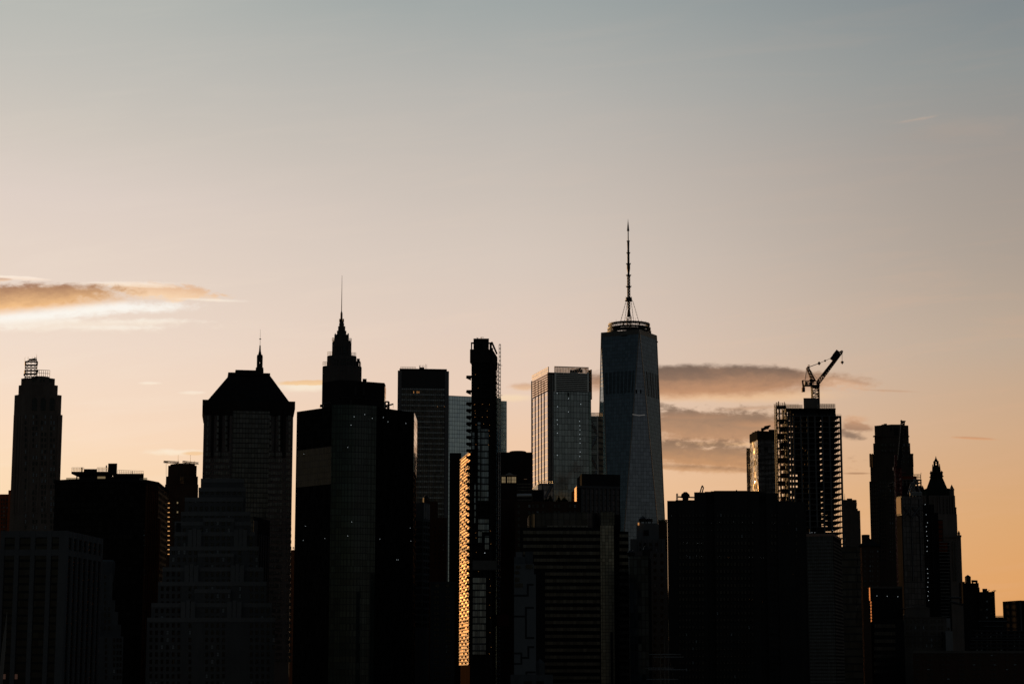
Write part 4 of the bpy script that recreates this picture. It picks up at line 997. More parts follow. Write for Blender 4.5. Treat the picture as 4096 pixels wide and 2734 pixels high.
# braced annex
g = foot('E', 655, 732, 604, 1930, 40); gf = Face(g[0], g[1]); b = MB(); zt = zat('E', 690, 604, 1930); b.prism(g, 0, zt)
b.build('annex', glass('annex_glass', (0.22,0.24,0.25), .6, .1, .4, .01, 6.0, 5.4, .2, .5), r)
g2 = [g[1], W('E', 772, 604, 1936).xy, W('E', 772, 604, 1936).xy+Vector((-4, 30)), g[2]]
b = MB(); b.prism(g2, 0, zt); b.build('annex_side', glass('annex_side_glass', (0.17,0.15,0.13), .6, .12, .5, .02, 3.5, 5.4, .3, 2.0, (0.03,0.03,0.03)), r)
b = MB()
hs_ = [610,762,912,1062,1210]
for y in hs_: b.fbox(gf, 'E', 655, y, 728, y+9, .1, 1.6)
b.fbox(gf, 'E', 727, 604, 738, 3000, .1, 1.7)
for k in range(4):
    x0, x1 = (657,724) if k % 2 == 0 else (724,657)
    p0, p1 = gf.hit('E', x0, hs_[k]+8), gf.hit('E', x1, hs_[k+1]); b.tube(gf.w(p0[0], p0[1], .9), gf.w(p1[0], p1[1], .9), 1.35, None, 4)
b.build('brace', M['psteel'], r)
b = MB(); rail(b, W('E', 675, 604, 1931), W('E', 770, 606, 1950), 3, 12, .22); b.build('railing', M['dark'], r)
lamps(r, [(667,672),(666,708),(661,784),(662,819),(659,969)], gf, 'E', .5, 'wlamp', 1.8)
# low terrace wing at its foot
g = corner('E', 170, 1930, 215, 1885, 343, 1888, 1178); F1g, gf = Face(g[0], g[1]), Face(g[1], g[2]); b = MB(); zt = gf.hit('E', 260, 1180)[1]; b.prism(g, 0, zt); b.build('podium', glass('podium_glass', (0.25,0.25,0.25), .6, .1, .4, .01, 4, 5.4, .3, .6), r)
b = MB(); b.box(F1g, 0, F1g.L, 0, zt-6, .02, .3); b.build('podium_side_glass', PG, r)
b = MB(); b.fbox(gf, 'E', 258, 1184, 270, 1320, .1, 1.6); b.fbox(gf, 'E', 215, 1180, 343, 1190, .1, 1.7); p0, p1 = gf.hit('E', 336, 1196), gf.hit('E', 282, 1300)
b.tube(gf.w(p0[0],p0[1],.9), gf.w(p1[0],p1[1],.9), 1.3, None, 4); rail(b, gf.w(0,zt,0), gf.w(gf.L,zt,0), 2.6, 9, .2); b.build('podium_brace', M['steel'], r)

# tapering tower with spire
cT = P(*uv('E2', 617, 1390), 2200); Rt = 121*2200/8164*.985; phi = math.radians(17.0)
r = thing('tapering_glass_tower', 'tallest tower, dark blue glass with tapering facets and ringed crown carrying long spire', 'building', cT.x, cT.y)
dirv = lambda a: Vector((math.sin(a), -math.cos(a)))
cc = Vector((cT.x, cT.y)); zT = P(*uv('E2', 290, 1398), 2205).z; zB = 57.0
top = [cc+dirv(phi+math.pi/2*k)*Rt for k in range(4)]; bot = [cc+dirv(phi+math.pi/4+math.pi/2*k)*Rt*1.40 for k in range(4)]
TW = glass('tower_blue_glass', (0.19,0.245,0.29), .86, .055, .16, .005, 3.1, 4.1, .18, .28, (0.09,0.115,0.135))
b = MB(); vs = [(p.x,p.y,zT) for p in top]+[(p.x,p.y,zB) for p in bot]; fs = []
for k in range(4): fs += [[k, 4+(k-1) % 4, 4+k], [k, 4+k, (k+1) % 4]]
fs = [fs_ for fs_ in fs]; b.add(vs, fs+[[3,2,1,0][::-1]]); 
b.build('glass_shaft', TW, r)
b = MB(); b.prism([p+(p-cc)*.006 for p in bot], 0, zB); b.build('base', M['conc'], r)
b = MB()
for k in range(4):
    for j in (4+(k-1) % 4, 4+k): b.tube(vs[k], vs[j], .55, .55, 4)
b.build('edge_trim', metal('edge_steel', (0.42,0.36,0.32), .35, .7), r)
LV = metal('louvre_grey', (0.06,0.075,0.085), .4, .7)
for k in (0, 3):                                         # slotted plant storeys: dark vertical strips on two facets
    A, B_, C_ = Vector(vs[k]), Vector(vs[(k+1) % 4]), Vector(vs[4+k])
    nrm = (B_-A).cross(C_-A).normalized(); nrm = nrm if nrm.y < 0 or (nrm.x > 0 and k == 0) else -nrm
    y0_, y1_ = ((238,428) if k == 3 else (235,448))
    za, zb_ = zat('E', 900, y0_, 2190), zat('E', 900, y1_, 2190)
    n = 30; b = MB()
    for i in range(n):
        if (i % 4 == 3) or (k == 0 and random.random() < .35): continue
        s = .07+.86*i/(n-1); q = []
        for zz_ in (za, zb_):
            t = (zT-zz_)/(zT-zB); l, rr_ = A.lerp(C_, t), B_.lerp(C_, t); c0_ = l.lerp(rr_, s); w = (rr_-l).normalized()*.3
            q += [c0_-w+nrm*.15, c0_+w+nrm*.15]
        q += [p-nrm*.3 for p in q]
        b.add(q, [[0,1,3,2],[4,6,7,5],[0,4,5,1],[2,3,7,6],[0,2,6,4],[1,5,7,3]])
    each(b, 'louvre_strip', LV, r)
fw = Face(bot[3], bot[0])                                 # two dark openings on the front wedge
def wedge_pt(x, y):
    A = Vector(vs[0]); L_, R_ = Vector(vs[7]), Vector(vs[4]); nrm = (L_-A).cross(R_-A).normalized(); nrm = nrm if nrm.y < 0 else -nrm
    d = (W('E', x, y, 1.0)-Vector((0,0,CAMH))); k = (A-Vector((0,0,CAMH))).dot(nrm)/d.dot(nrm); return Vector((0,0,CAMH))+d*k, nrm
for x0, x1 in ((1052,1064),(1090,1101)):
    q = [wedge_pt(x, y) for x, y in ((x0,380),(x1,380),(x1,412),(x0,412))]; b = MB(); nn_ = q[0][1]
    b.add([p+nn_*.3 for p, _ in q]+[p-nn_*.1 for p, _ in q], [[3,2,1,0],[4,5,6,7],[0,1,5,4],[1,2,6,5],[2,3,7,6],[3,0,4,7]]); b.build('opening', M['black'], r)
b = MB(); q0, q1 = wedge_pt(1025, 590), wedge_pt(1130, 594); q2 = wedge_pt(1078, 600)
b.tube(q0[0]+q0[1]*.4, q2[0]+q0[1]*.4, .5, None, 4); b.tube(q2[0]+q0[1]*.4, q1[0]+q0[1]*.4, .5, None, 4); b.build('light_strip', lamp('dull_strip', (.8,.75,.7), .10), r)
b = MB(); z6 = zT-.2; tt = [p+(p-cc)*.012 for p in top]; zpt = P(*uv('E2', 717, 1353), 2172).z
b.prism(tt, zT-5.5, zT+.6); b.build('parapet', metal('parapet_steel', (0.17,0.17,0.165), .4, .6), r)
for x0, y0, x1, y1, k in ((530,1396,595,1410,3),(300,1425,318,1455,3),(918,1462,940,1480,0)):
    a_ = Face(top[3], top[0]) if k == 3 else Face(top[0], top[1]); wb = MB(); wb.fbox(a_, 'E2', x0, y0, x1, y1, .2, .6); wb.build('window', M['pane'], r)
# ringed crown
px = 2200/FPX/2.851; cr = cT; 
def zE(y): return P(*uv('E2', 617, y), 2200).z
b = MB()
for y, rr_ in ((1282,232),(1300,228),(1327,240),(1343,232),(1367,246)): b.ring((cr.x,cr.y), zE(y), rr_*px, 1.0 if y in (1282,1327,1367) else .35, 44)
for k in range(24):
    t = k*6.28318/24; e = lambda rr_, y: Vector((cr.x+rr_*px*math.cos(t), cr.y+rr_*px*math.sin(t), zE(y)))
    e2 = lambda rr_, y: Vector((cr.x+rr_*px*math.cos(t+.26), cr.y+rr_*px*math.sin(t+.26), zE(y)))
    b.tube(e(228,1285), e(236,1375), .24, None, 4); b.tube(e(228,1285), e2(238,1335), .2, None, 4); b.tube(e(238,1335), e2(240,1380), .2, None, 4)
    if k % 4 == 0: b.tube(e(228,1300), e(60,1340), .16, None, 4)
cro = b.build('crown_ring', M['dark'], r)
b = MB()
for k in range(18):
    t = k*6.28318/18+.1; q = Vector((cr.x+226*px*math.cos(t), cr.y+226*px*math.sin(t), zE(1278))); b.tube(q, q+Vector((0,0,random.uniform(1.2,4))), .16, .1, 4)
for x in (553,735): q = W('E2', x, 1262, 2200); b.lathe(q, [(.8,q.z-1.4),(.8,q.z+1.4),(.6,q.z+1.7)], 7)
each(b, 'crown_aerial', M['dark'], cro)
# spire
b = MB(); b.truss(Vector((cr.x,cr.y,zE(1380))), Vector((cr.x,cr.y,zE(1186))), 50*px, 50*px, 9, .32)
b.lathe(cr, [(25*px,zE(1186)),(14*px,zE(1105)),(14*px,zE(1100))], 10); b.build('spire_base', M['dark'], r)
b = MB(); b.truss(Vector((cr.x,cr.y,zE(1102))), Vector((cr.x,cr.y,zE(1008))), 27*px, 27*px, 6, .35); b.truss(Vector((cr.x,cr.y,zE(970))), Vector((cr.x,cr.y,zE(712))), 28*px, 28*px, 16, .4)
b.lathe(cr, [(6*px,zE(1102)),(6*px,zE(712))], 8)
b.lathe(cr, [(15*px,zE(712)),(12*px,zE(690)),(20*px,zE(640)),(20*px,zE(600)),(13*px,zE(590)),(14*px,zE(570)),(14*px,zE(470)),(10*px,zE(462)),(13*px,zE(445)),(11*px,zE(420)),(14*px,zE(350)),(12*px,zE(332)),(6.5*px,zE(320)),(6*px,zE(212))], 9)
for k in range(10): b.lathe(cr, [(9*px,zE(445-k*10)),(15*px,zE(443-k*10)),(9*px,zE(440-k*10))], 8)
ssh = b.build('spire_shaft', M['dark'], r)
for y, w in ((970,36),(843,32),(715,30),(585,28),(460,22),(328,17)):
    b = MB(); b.lathe(cr, [(w*.7*px,zE(y+10)),(w*px,zE(y+4)),(w*px,zE(y)),(w*.8*px,zE(y-4))], 10)
    for k in range(8): q = Vector((cr.x+w*px*math.cos(k*.785+.3), cr.y+w*px*math.sin(k*.785+.3), zE(y))); b.tube(q, q+Vector((0,0,1.0)), .2, None, 4)
    if y == 970: b.lathe(cr, [(34*px,zE(978)),(40*px,zE(985)),(38*px,zE(1000)),(47*px,zE(1004)),(40*px,zE(1010)),(14*px,zE(1014))], 12)
    b.build('spire_platform', M['dark'], ssh)
b = MB(); b.lathe(cr, [(6*px,zE(214)),(15*px,zE(208)),(13*px,zE(196)),(4*px,zE(108)),(3*px,zE(104)),(.6*px,zE(70))], 8); b.build('beacon', M['dark'], ssh)
for x0, x1, dy in ((582,515,-14),(597,563,12),(641,671,12),(660,733,-14)):
    b = MB(); q0 = W('E2', x0, 1010, 2200); q1 = W('E2', x1, 1262, 2200+dy)
    for e in (-.25, .25): b.tube(q0+Vector((e,0,0)), q1+Vector((e,0,0)), .12, None, 4)
    for k in range(1, 8): q = q0.lerp(q1, k/8); b.tube(q-Vector((0,0,.4)), q+Vector((0,0,.4)), .32, None, 5)
    b.build('stay_cable', M['dark'], r)

# planted brick block in front of the pink sided tower
f = foot('E3', 120, 640, 108, 1260, 24, .02); r = bld('roof_garden_block', 'dark brick apartment block with roof trees below the pink sided tower', f); F = Face(f[0], f[1]); zG = F.hit('E3', 300, 108)[1]
b = MB(); b.prism(f, 0, zG); b.build('wall', M['brown'], r)
b = MB(); g = foot('E3', 10, 132, 92, 1290, 40); b.prism(g, 0, zat('E3', 60, 92, 1290)); b.build('side_wing', M['brown'], r)
b = MB(); g = foot('E3', 258, 350, 15, 1268, 12); b.prism(g, 0, zat('E3', 300, 15, 1268)); b.build('stair_tower', M['black'], r)
b = MB(); q = W('E3', 135, 62, 1268); q1 = W('E3', 253, 60, 1268); b.tube(q, q1, 1.0, None, 8); b.build('roof_duct', M['psteel'], r)
windows(r, F, 'E3', [150,235,265,300,345,440,470,560,600], rng(145, 1000, 52), 20, 26, .05, .012, cap=60)
lf = []
def shrub(label, x, y, wpx, hpx, n):
    q = W('E3', x, y, 1268); s = 1268/FPX/2
    t = thing('roof_shrub', label, 'shrub', q.x, q.y, q.z-.1, 'shrubs on the brick block roof'); b = MB()
    b.tube(q-Vector((0,0,.3)), q+Vector((0,0,hpx*s*.5)), .18, .08, 5); b.build('stem', M['brown'], t); b = MB()
    for _i in range(n):
        a = random.uniform(0, 6.28); u = random.random()**.5; h = random.random()
        p = q+Vector((math.cos(a)*u*wpx*s*.5*(1-.5*h*h), math.sin(a)*u*wpx*s*.4, h*hpx*s*(.7+.3*math.cos(u*3))))
        d1 = Vector((random.gauss(0,1), random.gauss(0,1), random.gauss(0,1))).normalized()*random.uniform(.25,.6); d2 = d1.orthogonal().normalized()*random.uniform(.15,.35)
        b.add([p-d1, p+d2, p+d1, p-d2], [[0,1,2,3]])
    b.build('foliage', M['leaf'], t)
shrub('low round shrub leftmost on the brick block roof', 372, 108, 46, 28, 150); shrub('tallest bushy shrub in the middle of the brick block roof', 402, 108, 50, 56, 260)
shrub('thin upright shrub on the brick block roof right of the tallest', 470, 108, 40, 46, 170); shrub('wide rounded shrub rightmost on the brick block roof', 515, 108, 56, 38, 260)

# dark block with orange lit flank
f = corner('E', 508, 1395, 556, 1350, 918, 1358, 1200); r = bld('orange_flank_block', 'dark vertically striped block with sunlit orange flank before the tapering tower', f)
F1, F = Face(f[0], f[1]), Face(f[1], f[2]); z = F.hit('E', 700, 1203)[1]
b = MB(); b.prism(f, 0, z); b.build('wall', M['slate'], r)
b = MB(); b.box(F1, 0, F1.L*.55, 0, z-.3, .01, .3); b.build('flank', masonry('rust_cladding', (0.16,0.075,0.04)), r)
b = MB(); b.box(F1, F1.L*.58, F1.L*.98, 0, z-.2, .01, .5); b.build('painted_lit_strip', metal('sunlit_strip_paint', (0.85,0.45,0.18), .35, .3), r)  # sunlit strip of the flank painted in orange
g = corner('E', 552, 1390, 592, 1356, 920, 1364, 1097); b = MB(); b.prism(g, z-1, Face(g[1], g[2]).hit('E', 700, 1099)[1]); b.build('plant_storey', M['roof'], r)
b = MB()
for k in range(9):
    x = 592+k*36.5; b.fbox(F, 'E', x-8, 1222, x+8, 1600, .02, 1.0)
b.fbox(F, 'E', 560, 1203, 915, 1222, .03, 1.1); each(b, 'fin', masonry('grey_fin', (0.15,0.155,0.16), .2), r)
for k in range(9):
    wb = MB(); wb.fbox(F, 'E', 602+k*36.5, 1222, 618+k*36.5, 1700, .01, .2); wb.build('window_strip', glass('strip_glass_dark', (0.03,0.03,0.035), .3, .1, .8, .04, 2, 3.6, 0, .6), r) if k < 1 else wb.build('window_strip', bpy.data.materials['strip_glass_dark'], r)

# banded dark tower with drum top
f = foot('E3', 160, 1038, 318, 1080, 60, .03); r = bld('striped_dark_tower', 'wide black office tower with grey window stripes and one pale glass column', f); F = Face(f[0], f[1])
z = F.hit('E3', 400, 316)[1]; a9 = F.hit('E3', 915, 400)[0]
b = MB(); b.prism([f[0], (F.w(a9,0,0)).xy, (F.w(a9,0,-58)).xy, f[3]], 0, z)
zq = F.hit('E3', 990, 342)[1]; g = [F.w(a9,0,-4).xy, F.w(F.L,0,-4).xy, F.w(F.L,0,-55).xy, F.w(a9,0,-55).xy]; b.prism(chamfer(g, 4), 0, zq); b.build('wall', M['black'], r)
SW = glass('stripe_window', (0.09,0.086,0.082), .4, .12, .35, .02, 1.75, 3.64, .15, 0, (0.02,0.02,0.02))
for k in range(23):
    y = 343+55.3*k
    wb = MB(); wb.fbox(F, 'E3', 183 if k < 4 else (270 if k < 6 else 360), y, 803, y+26, .02, .3); wb.build('window_band', SW, r)
    wb = MB(); wb.fbox(F.moved(-4), 'E3', 955, y+27, 1028, y+52, .02, .3); wb.build('window_band', SW, r)
b = MB(); b.fbox(F, 'E3', 806, 192, 914, 300, -3, 1.2); b.build('glass_column_top', glass('column_top_glass', (0.10,0.10,0.09), .45, .12, .3, .02, 1.6, 1.7, .18, .18), r)
b = MB(); b.fbox(F, 'E3', 806, 302, 914, 1700, .02, 1.0); b.build('glass_column', glass('column_glass', (0.30,0.29,0.25), .5, .14, .3, .02, 1.7, 1.75, .2, .2), r)
b = MB(); b.fbox(F, 'E3', 884, 1150, 904, 1700, 1.0, 1.4); b.build('exhaust_flue', M['black'], r)
pts = [F.w(F.hit('E3', x, 250)[0], 0, -o).xy for x, o in ((243,16),(262,8),(345,4),(430,2),(700,2),(780,4),(806,6))]
zt = F.hit('E3', 500, 194)[1]; b = MB(); g = pts+[pts[-1]-F.n*30, pts[0]-F.n*20]; b.prism(g, z-.5, zt); b.build('drum', glass('drum_glass', (0.05,0.048,0.05), .3, .15, .5, .02, 3.2, 3.4, .3, .2), r)
b = MB(); b.fbox(F, 'E3', 380, 302, 700, 314, -1.5, .4); b.build('pale_sill', glass('sill_glass', (0.2,0.2,0.2), .6, .2, .4, .02, 2.4, 9, .3, 0), r)
b = MB(); g2 = [F.w(a9,0,-3).xy, F.w(F.hit('E3', 968, 250)[0],0,-3).xy, F.w(F.hit('E3', 968, 250)[0],0,-30).xy, F.w(a9,0,-30).xy]; b.prism(g2, z-1, zt-1); b.build('stair_tower', M['black'], r)
LP = metal('added_glint_fin', (0.9,0.55,0.28), .3, .4)
for x in (245, 268):                                      # added fins, coloured bright to stand for glass edges glinting in the sun
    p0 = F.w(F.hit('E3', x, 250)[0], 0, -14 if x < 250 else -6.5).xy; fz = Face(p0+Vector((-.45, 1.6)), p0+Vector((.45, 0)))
    b = MB(); b.box(fz, 0, fz.L, F.hit('E3', x, 312)[1], F.hit('E3', x, 202)[1], -.5, .3); b.build('added_glint_fin', LP, r)
# pale wall with dark meander lines
f = foot('E3', 112, 287, 690, 950, 30, .02); r = bld('pale_mural_tower', 'narrow pale blank walled tower painted with dark angular lines, low centre', f); F = Face(f[0], f[1])
WP = masonry('pale_render', (0.20,0.215,0.23), .1); b = MB()
g = foot('E3', 113, 272, 608, 950.5, 29, .02); b.prism(g, 0, zat('E3', 113, 607, 950)); b.prism(f, 0, zat('E3', 250, 690, 950)); b.build('wall', WP, r)
for x0, x1, y, dd in ((126,180,512,6),(112,200,552,3),(200,263,508,8)):
    g = foot('E3', x0, x1, y, 950+dd, 14); b = MB(); b.prism(g, zat('E3', 150, 640, 950), zat('E3', x0, y, 950+dd)); b.build('roof_house', M['blueg'] if x0 != 126 else WP, r)
b = MB()
for x0, y0, x1, y1 in ((112,852,229,868),(215,766,229,852),(229,766,268,780),(200,950,215,1206),(215,950,270,965),(215,1190,274,1206),(112,1020,200,1034),(220,1264,234,1365),(234,1264,272,1279),(165,1350,220,1365),(113,1315,178,1329),(164,1329,178,1398),(113,1398,178,1412),(204,1466,218,1518),(218,1466,284,1480)):
    b.fbox(F, 'E3', x0, y0, x1, y1, .02, .07)
each(b, 'mural_line', M['line'], r)
for x0, y0, x1, y1 in ((128,622,164,645),(118,664,154,690),(118,716,156,752),(118,762,184,798),(206,612,262,645)):
    wb = MB(); wb.fbox(F, 'E3', x0, y0, x1, y1, .02, .08); wb.build('window', M['pane'], r)
g = foot('E3', 84, 424, 1492, 930, 60); b = MB(); b.prism(g, 0, zat('E3', 100, 1492, 930)); b.build('podium', M['blueg'], r); gf = Face(g[0], g[1])
for x in (195,290):
    wb = MB(); wb.fbox(gf, 'E3', x, 1545, x+60, 1700, .02, .2); wb.build('shop_window', M['pane'], r)
for x, w in ((318,20),(300,12)):
    c = W('E3', x, 1400, 965); b = MB()
    if w == 20: b.lathe(c, [(2.4,c.z-10),(2.4,c.z),(.2,c.z+2)], 10); b.build('water_tank', M['blueg'], r)
# blue glass slab
f = corner('E3', 1033, 1004, 1184, 1000, 1206, 1032, 548); r = bld('blue_black_glass_slab', 'dark blue glass office slab left of the pale ornate tower, low right of centre', f); F = Face(f[0], f[1])
z = F.hit('E3', 1100, 546)[1]; b = MB(); b.prism(f, 0, z); b.build('curtain_wall', glass('navy_glass', (0.05,0.065,0.08), .45, .1, .6, .02, 2.0, 3.7, .3, .35), r)
b = MB(); Fs = Face(f[1], f[2]); b.box(Fs, .02, Fs.L, 0, z-.1, .02, .15); b.build('side_wall', M['black'], r)
b = MB(); b.prism(inset(f, 1), z+.003, z+.4); b.build('roof', M['roof'], r); b = MB()
for x, h in ((1048,3),(1170,5)): q = W('E3', x, 546, 1006); b.lathe(q, [(1.8,q.z),(2,q.z+h*.6),(.6,q.z+h)], 7)
b.build('plant_box', M['dark'], r)
# pale ornate tower with water tanks
f0 = foot('E3', 1040, 1336, 505, 1150, 45, .02); r = bld('water_tank_tower', 'pale stepped stone tower with twin water tanks and thin mast below the tapering tower', f0)
b = MB(); PS = masonry('pale_stone', (0.20,0.215,0.23), .25)
for xl, xr, y, dd in ((1040,1336,505,0),(1042,1320,408,4),(1092,1270,292,8),(1100,1262,282,9)):
    f = foot('E3', xl, xr, y, 1150+dd, 45-2*dd, .02); b.prism(f, 0, zat('E3', xl, y, 1150+dd))
b.build('wall', PS, r); F = Face(f0[0], f0[1])
for x in (1142, 1195):
    q = W('E3', x, 290, 1172); zt = zat('E3', x, 252, 1172); b = MB()
    for k in range(4): t = k*1.57+.6; b.tube((q.x+1.7*math.cos(t), q.y+1.7*math.sin(t), q.z-1), (q.x+1.7*math.cos(t), q.y+1.7*math.sin(t), q.z+1.6), .22, None, 4)
    b.lathe(q, [(2.3 if x < 1180 else 2.0, q.z+1.5),(2.4 if x < 1180 else 2.0, zt),(2.4 if x < 1180 else 2.1, zt+.3),(.2, zt+(2.0 if x < 1180 else .7))], 12); b.build('water_tank', M['dark'], r)
b = MB(); b.tube(W('E3', 1163, 290, 1172), W('E3', 1163, 125, 1172), .14, .06, 5); b.build('mast', M['dark'], r)
wb = MB(); wb.fbox(F.moved(-8), 'E3', 1148, 338, 1190, 382, .02, .3); wb.build('louvre', M['black'], r)
windows(r, F.moved(-4), 'E3', [1118,1160,1205,1252], [452,495], 20, 24, .08, off=.02); windows(r, F, 'E3', [1240,1246+50], rng(538, 1500, 60), 22, 26, .08, cap=40)
b = MB()
for x in (1110,1140,1185,1225,1270,1300): b.fbox(F.moved(-4), 'E3', x-4, 410, x+4, 520, .02, .8)
each(b, 'pilaster', PS, r)
wb = MB(); wb.fbox(F.moved(-8), 'E3', 1102, 278, 1113, 298, .3, .6); wb.build('window', M['olamp'], r)
r, F, z, f = simple('planted_roof_block', 'dark brown block with planted roof edge beside the water tank tower', 'E3', 1268, 1338, 275, 1190, 28, 0, M['brown'])
b = MB()
for k in range(240):
    q = F.w(random.uniform(0, F.L), z+random.random()**2*1.6, -random.uniform(.2,2)); d1 = Vector((random.gauss(0,1),random.gauss(0,1),random.gauss(0,1))).normalized()*.35; d2 = d1.orthogonal()*.7
    b.add([q-d1,q+d2,q+d1,q-d2], [[0,1,2,3]])
b.build('planting', M['leaf'], r, kind='stuff')
# ================================================================== right side
# big dark mass
f0 = foot('G', 40, 1225, 430, 1050, 70, .01); r = bld('broad_black_block', 'very broad near black office block with stepped flat roofline right of the tapering tower', f0); F = Face(f0[0], f0[1])
b = MB(); BB = masonry('near_black_stone', (0.055,0.053,0.053), .3)
for xl, xr, y, dd, dp in ((40,1225,446,3,60),(40,118,430,0,50),(112,272,424,.6,52),(270,372,357,1.2,54),(362,420,352,5,40),(412,446,348,6,36),(440,722,344,1.0,58),(718,822,347,1.6,57),(812,888,358,6,40),(882,986,365,1.2,56),(980,1122,432,.4,55),(1118,1204,440,1.0,54)):
    f = foot('G', xl, xr, y, 1050+dd, dp); b.prism(f, 0, zat('G', (xl+xr)/2, y, 1050+dd))
b.build('wall', BB, r)
b = MB(); FF_ = F
for x in range(130, 360, 29): b.fbox(F, 'G', x-9, 450, x+9, 1600, -.4, -.0)
xs1 = [150+28*k for k in range(8)]; xs2 = [470+30*k for k in range(11)]; xs3 = [935+30*k for k in range(8)]
windows(r, F, 'G', xs1+xs2+xs3, rng(552, 2000, 60), 15, 26, .03, 0, cap=100, off=-.35, gl=glass('dark_window_glass', (0.03,0.031,0.035), .3, .1, .9, .03, 1.2, 3.4, .1, .5))
for k, pts in enumerate(([(485,610),(524,610),(604,610),(685,614),(766,614),(948,622),(1078,627)],[(78,560),(415,625),(415,684),(78,733),(70,678)],[(178,788),(208,788),(300,790),(331,790),(398,794)],[(208,901),(290,902),(332,903),(488,906),(740,911),(772,911),(820,914),(840,914),(862,914)],[(1031,690),(1076,692),(1163,697),(1113,1054),(563,915),(567,1212)],[(724,1270),(745,1271),(762,1272),(852,1292)])):
    lamps(r, pts, F, 'G', .07, 'wlamp' if k not in (4,5) else 'olamp', .5)
b = MB(); q = lambda x, y: W('G', x, y, 1075)
for a_, c_ in (((320,360),(338,302)),((338,360),(350,318)),((338,302),(350,318)),((336,312),(344,300))): b.tube(q(*a_), q(*c_), .35, None, 5)
b.build('roof_derrick', M['dark'], r)
b = MB()
b.prism(foot('G', 170, 222, 390, 1068, 8), q(190,430).z, zat('G', 190, 388, 1068)); c = W('G', 196, 388, 1072); b.lathe(c, [(2.6,c.z-1),(2.2,c.z+.8),(.8,c.z+2.0)], 8)
b.build('plant_box', M['black'], r)
b = MB(); b.tube(q(128,396), q(272,402), .4, None, 5)
for x in (120,129): b.tube(q(x,424), q(x,368), .22, None, 4)
for y in (370,382,394,406): b.tube(q(120,y), q(129,y), .16, None, 4)
b.build('davit_rig', M['dark'], r); b = MB(); b.tube(q(632,345), q(632,338), .4, None, 5); b.tube(q(205,384), q(205,372), .4, None, 5); b.build('vent', M['dark'], r)

# glass tower with rippled gold reflections
f = corner('H', 127, 1585, 205, 1560, 400, 1566, 872); f[0] = f[1]+(f[0]-f[1])
r = bld('gold_ripple_tower', 'glass tower whose left flank shows rippled gold reflections, left of the concrete frame with crane', f); F1, F = Face(f[0], f[1]), Face(f[1], f[2]); z = F.hit('H', 300, 872)[1]
b = MB(); b.prism(f, 0, z); b.build('wall', glass('slate_glass', (0.10,0.11,0.12), .5, .1, .4, .01, 3.0, 4.6, .3, .5), r)
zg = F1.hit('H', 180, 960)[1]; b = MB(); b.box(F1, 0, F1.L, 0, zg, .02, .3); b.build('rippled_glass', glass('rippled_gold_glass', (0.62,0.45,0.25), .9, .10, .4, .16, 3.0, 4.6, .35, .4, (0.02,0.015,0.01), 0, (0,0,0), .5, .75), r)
b = MB(); zq = F.hit('H', 300, 955)[1]; b.box(F, -.3, F.L+.3, zq, z+.2, .02, .5); b.box(F1, -.3, F1.L+.0, zq, z+.2, .02, .5); b.build('parapet', M['slate'], r)
b = MB(); g = foot('H', 90, 132, 1040, 1600, 30); b.prism(g, 0, zat('H', 100, 1040, 1600)); b.build('side_wing', glass('wing_glass', (0.06,0.05,0.05), .4, .12, .5, .03, 2.5, 4.6, .3, .5), r)
b = MB(); g = foot('H', 315, 400, 852, 1575, 12); b.prism(g, z, zat('H', 330, 852, 1575)); 
g = foot('H', 238, 265, 836, 1572, 8); b.prism(g, z, zat('H', 250, 836, 1572))
b.tube(W('H', 250, 852, 1572), W('H', 310, 828, 1572), 1.2, None, 6); b.tube(W('H', 270, 826, 1572), W('H', 334, 814, 1572), .7, None, 6); b.tube(W('H', 300, 846, 1572), W('H', 316, 822, 1572), .8, None, 6); b.build('window_washing_crane', M['dark'], r)
b = MB()
for x, y in ((180,868),(208,860),(160,880),(190,872)): q = W('H', x, 885, 1585); b.tube(q, W('H', x, y-3, 1585), 1.6, .1, 5)
b.build('roof_vent', M['dark'], r)

# open concrete frame under construction
Yf = 1500; f = foot('H', 497, 1050, 712, Yf, 42, .02); r = bld('concrete_frame_tower', 'unfinished open concrete frame tower with sky showing between floors under the tower crane', f); F = Face(f[0], f[1])
FC = masonry('frame_concrete', (0.17,0.175,0.18), .2)
def fl(a0, o0, a1, o1, z0, z1, mb): mb.box(F, a0, a1, z0, z1, o1, o0)
zr = F.hit('H', 780, 712)[1]; st = F.hit('H', 780, 712)[1]-F.hit('H', 780, 767.5)[1]
nfl = int(zr/st)
acol = [F.hit('H', x, 1000)[0] for x in (517,545,573,645,716,789,862,936)]+[F.L-.55]
for k in range(nfl):
    zz_ = zr-k*st; b = MB(); q_ = [F.w(0,0).xy, F.w(F.L,0).xy, F.w(F.L,0,-46).xy, F.w(F.L-9.6,0,-46).xy, F.w(F.L-9.6,0,-25).xy, F.w(0,0,-25).xy]; b.prism(q_, zz_-.45, zz_); b.build('floor_slab', FC, r)
zlo = zr-(nfl-1)*st
for a in acol:
    b = MB(); b.box(F, a-.55, a+.55, 0, zr-.05, -1.6, .12); b.build('column', FC, r)
for k in range(1, 8):
    b = MB(); b.box(F, F.L-.45, F.L-.15, 0, zr-.05, -45.5*k/7+.3, -45.5*k/7+1.2); b.build('column', FC, r)
    if k % 2: 
        b = MB(); b.box(F, .3, 1.3, 0, zr-.05, -18*k/7+.3, -18*k/7+1.3); b.build('column', FC, r)
b = MB()
aL, aR = F.hit('H', 672, 1000)[0], F.hit('H', 845, 1000)[0]
b.box(F, aL, aR, 0, zr-.47, -18, -6); b.build('core', M['slate'], r)
b = MB()
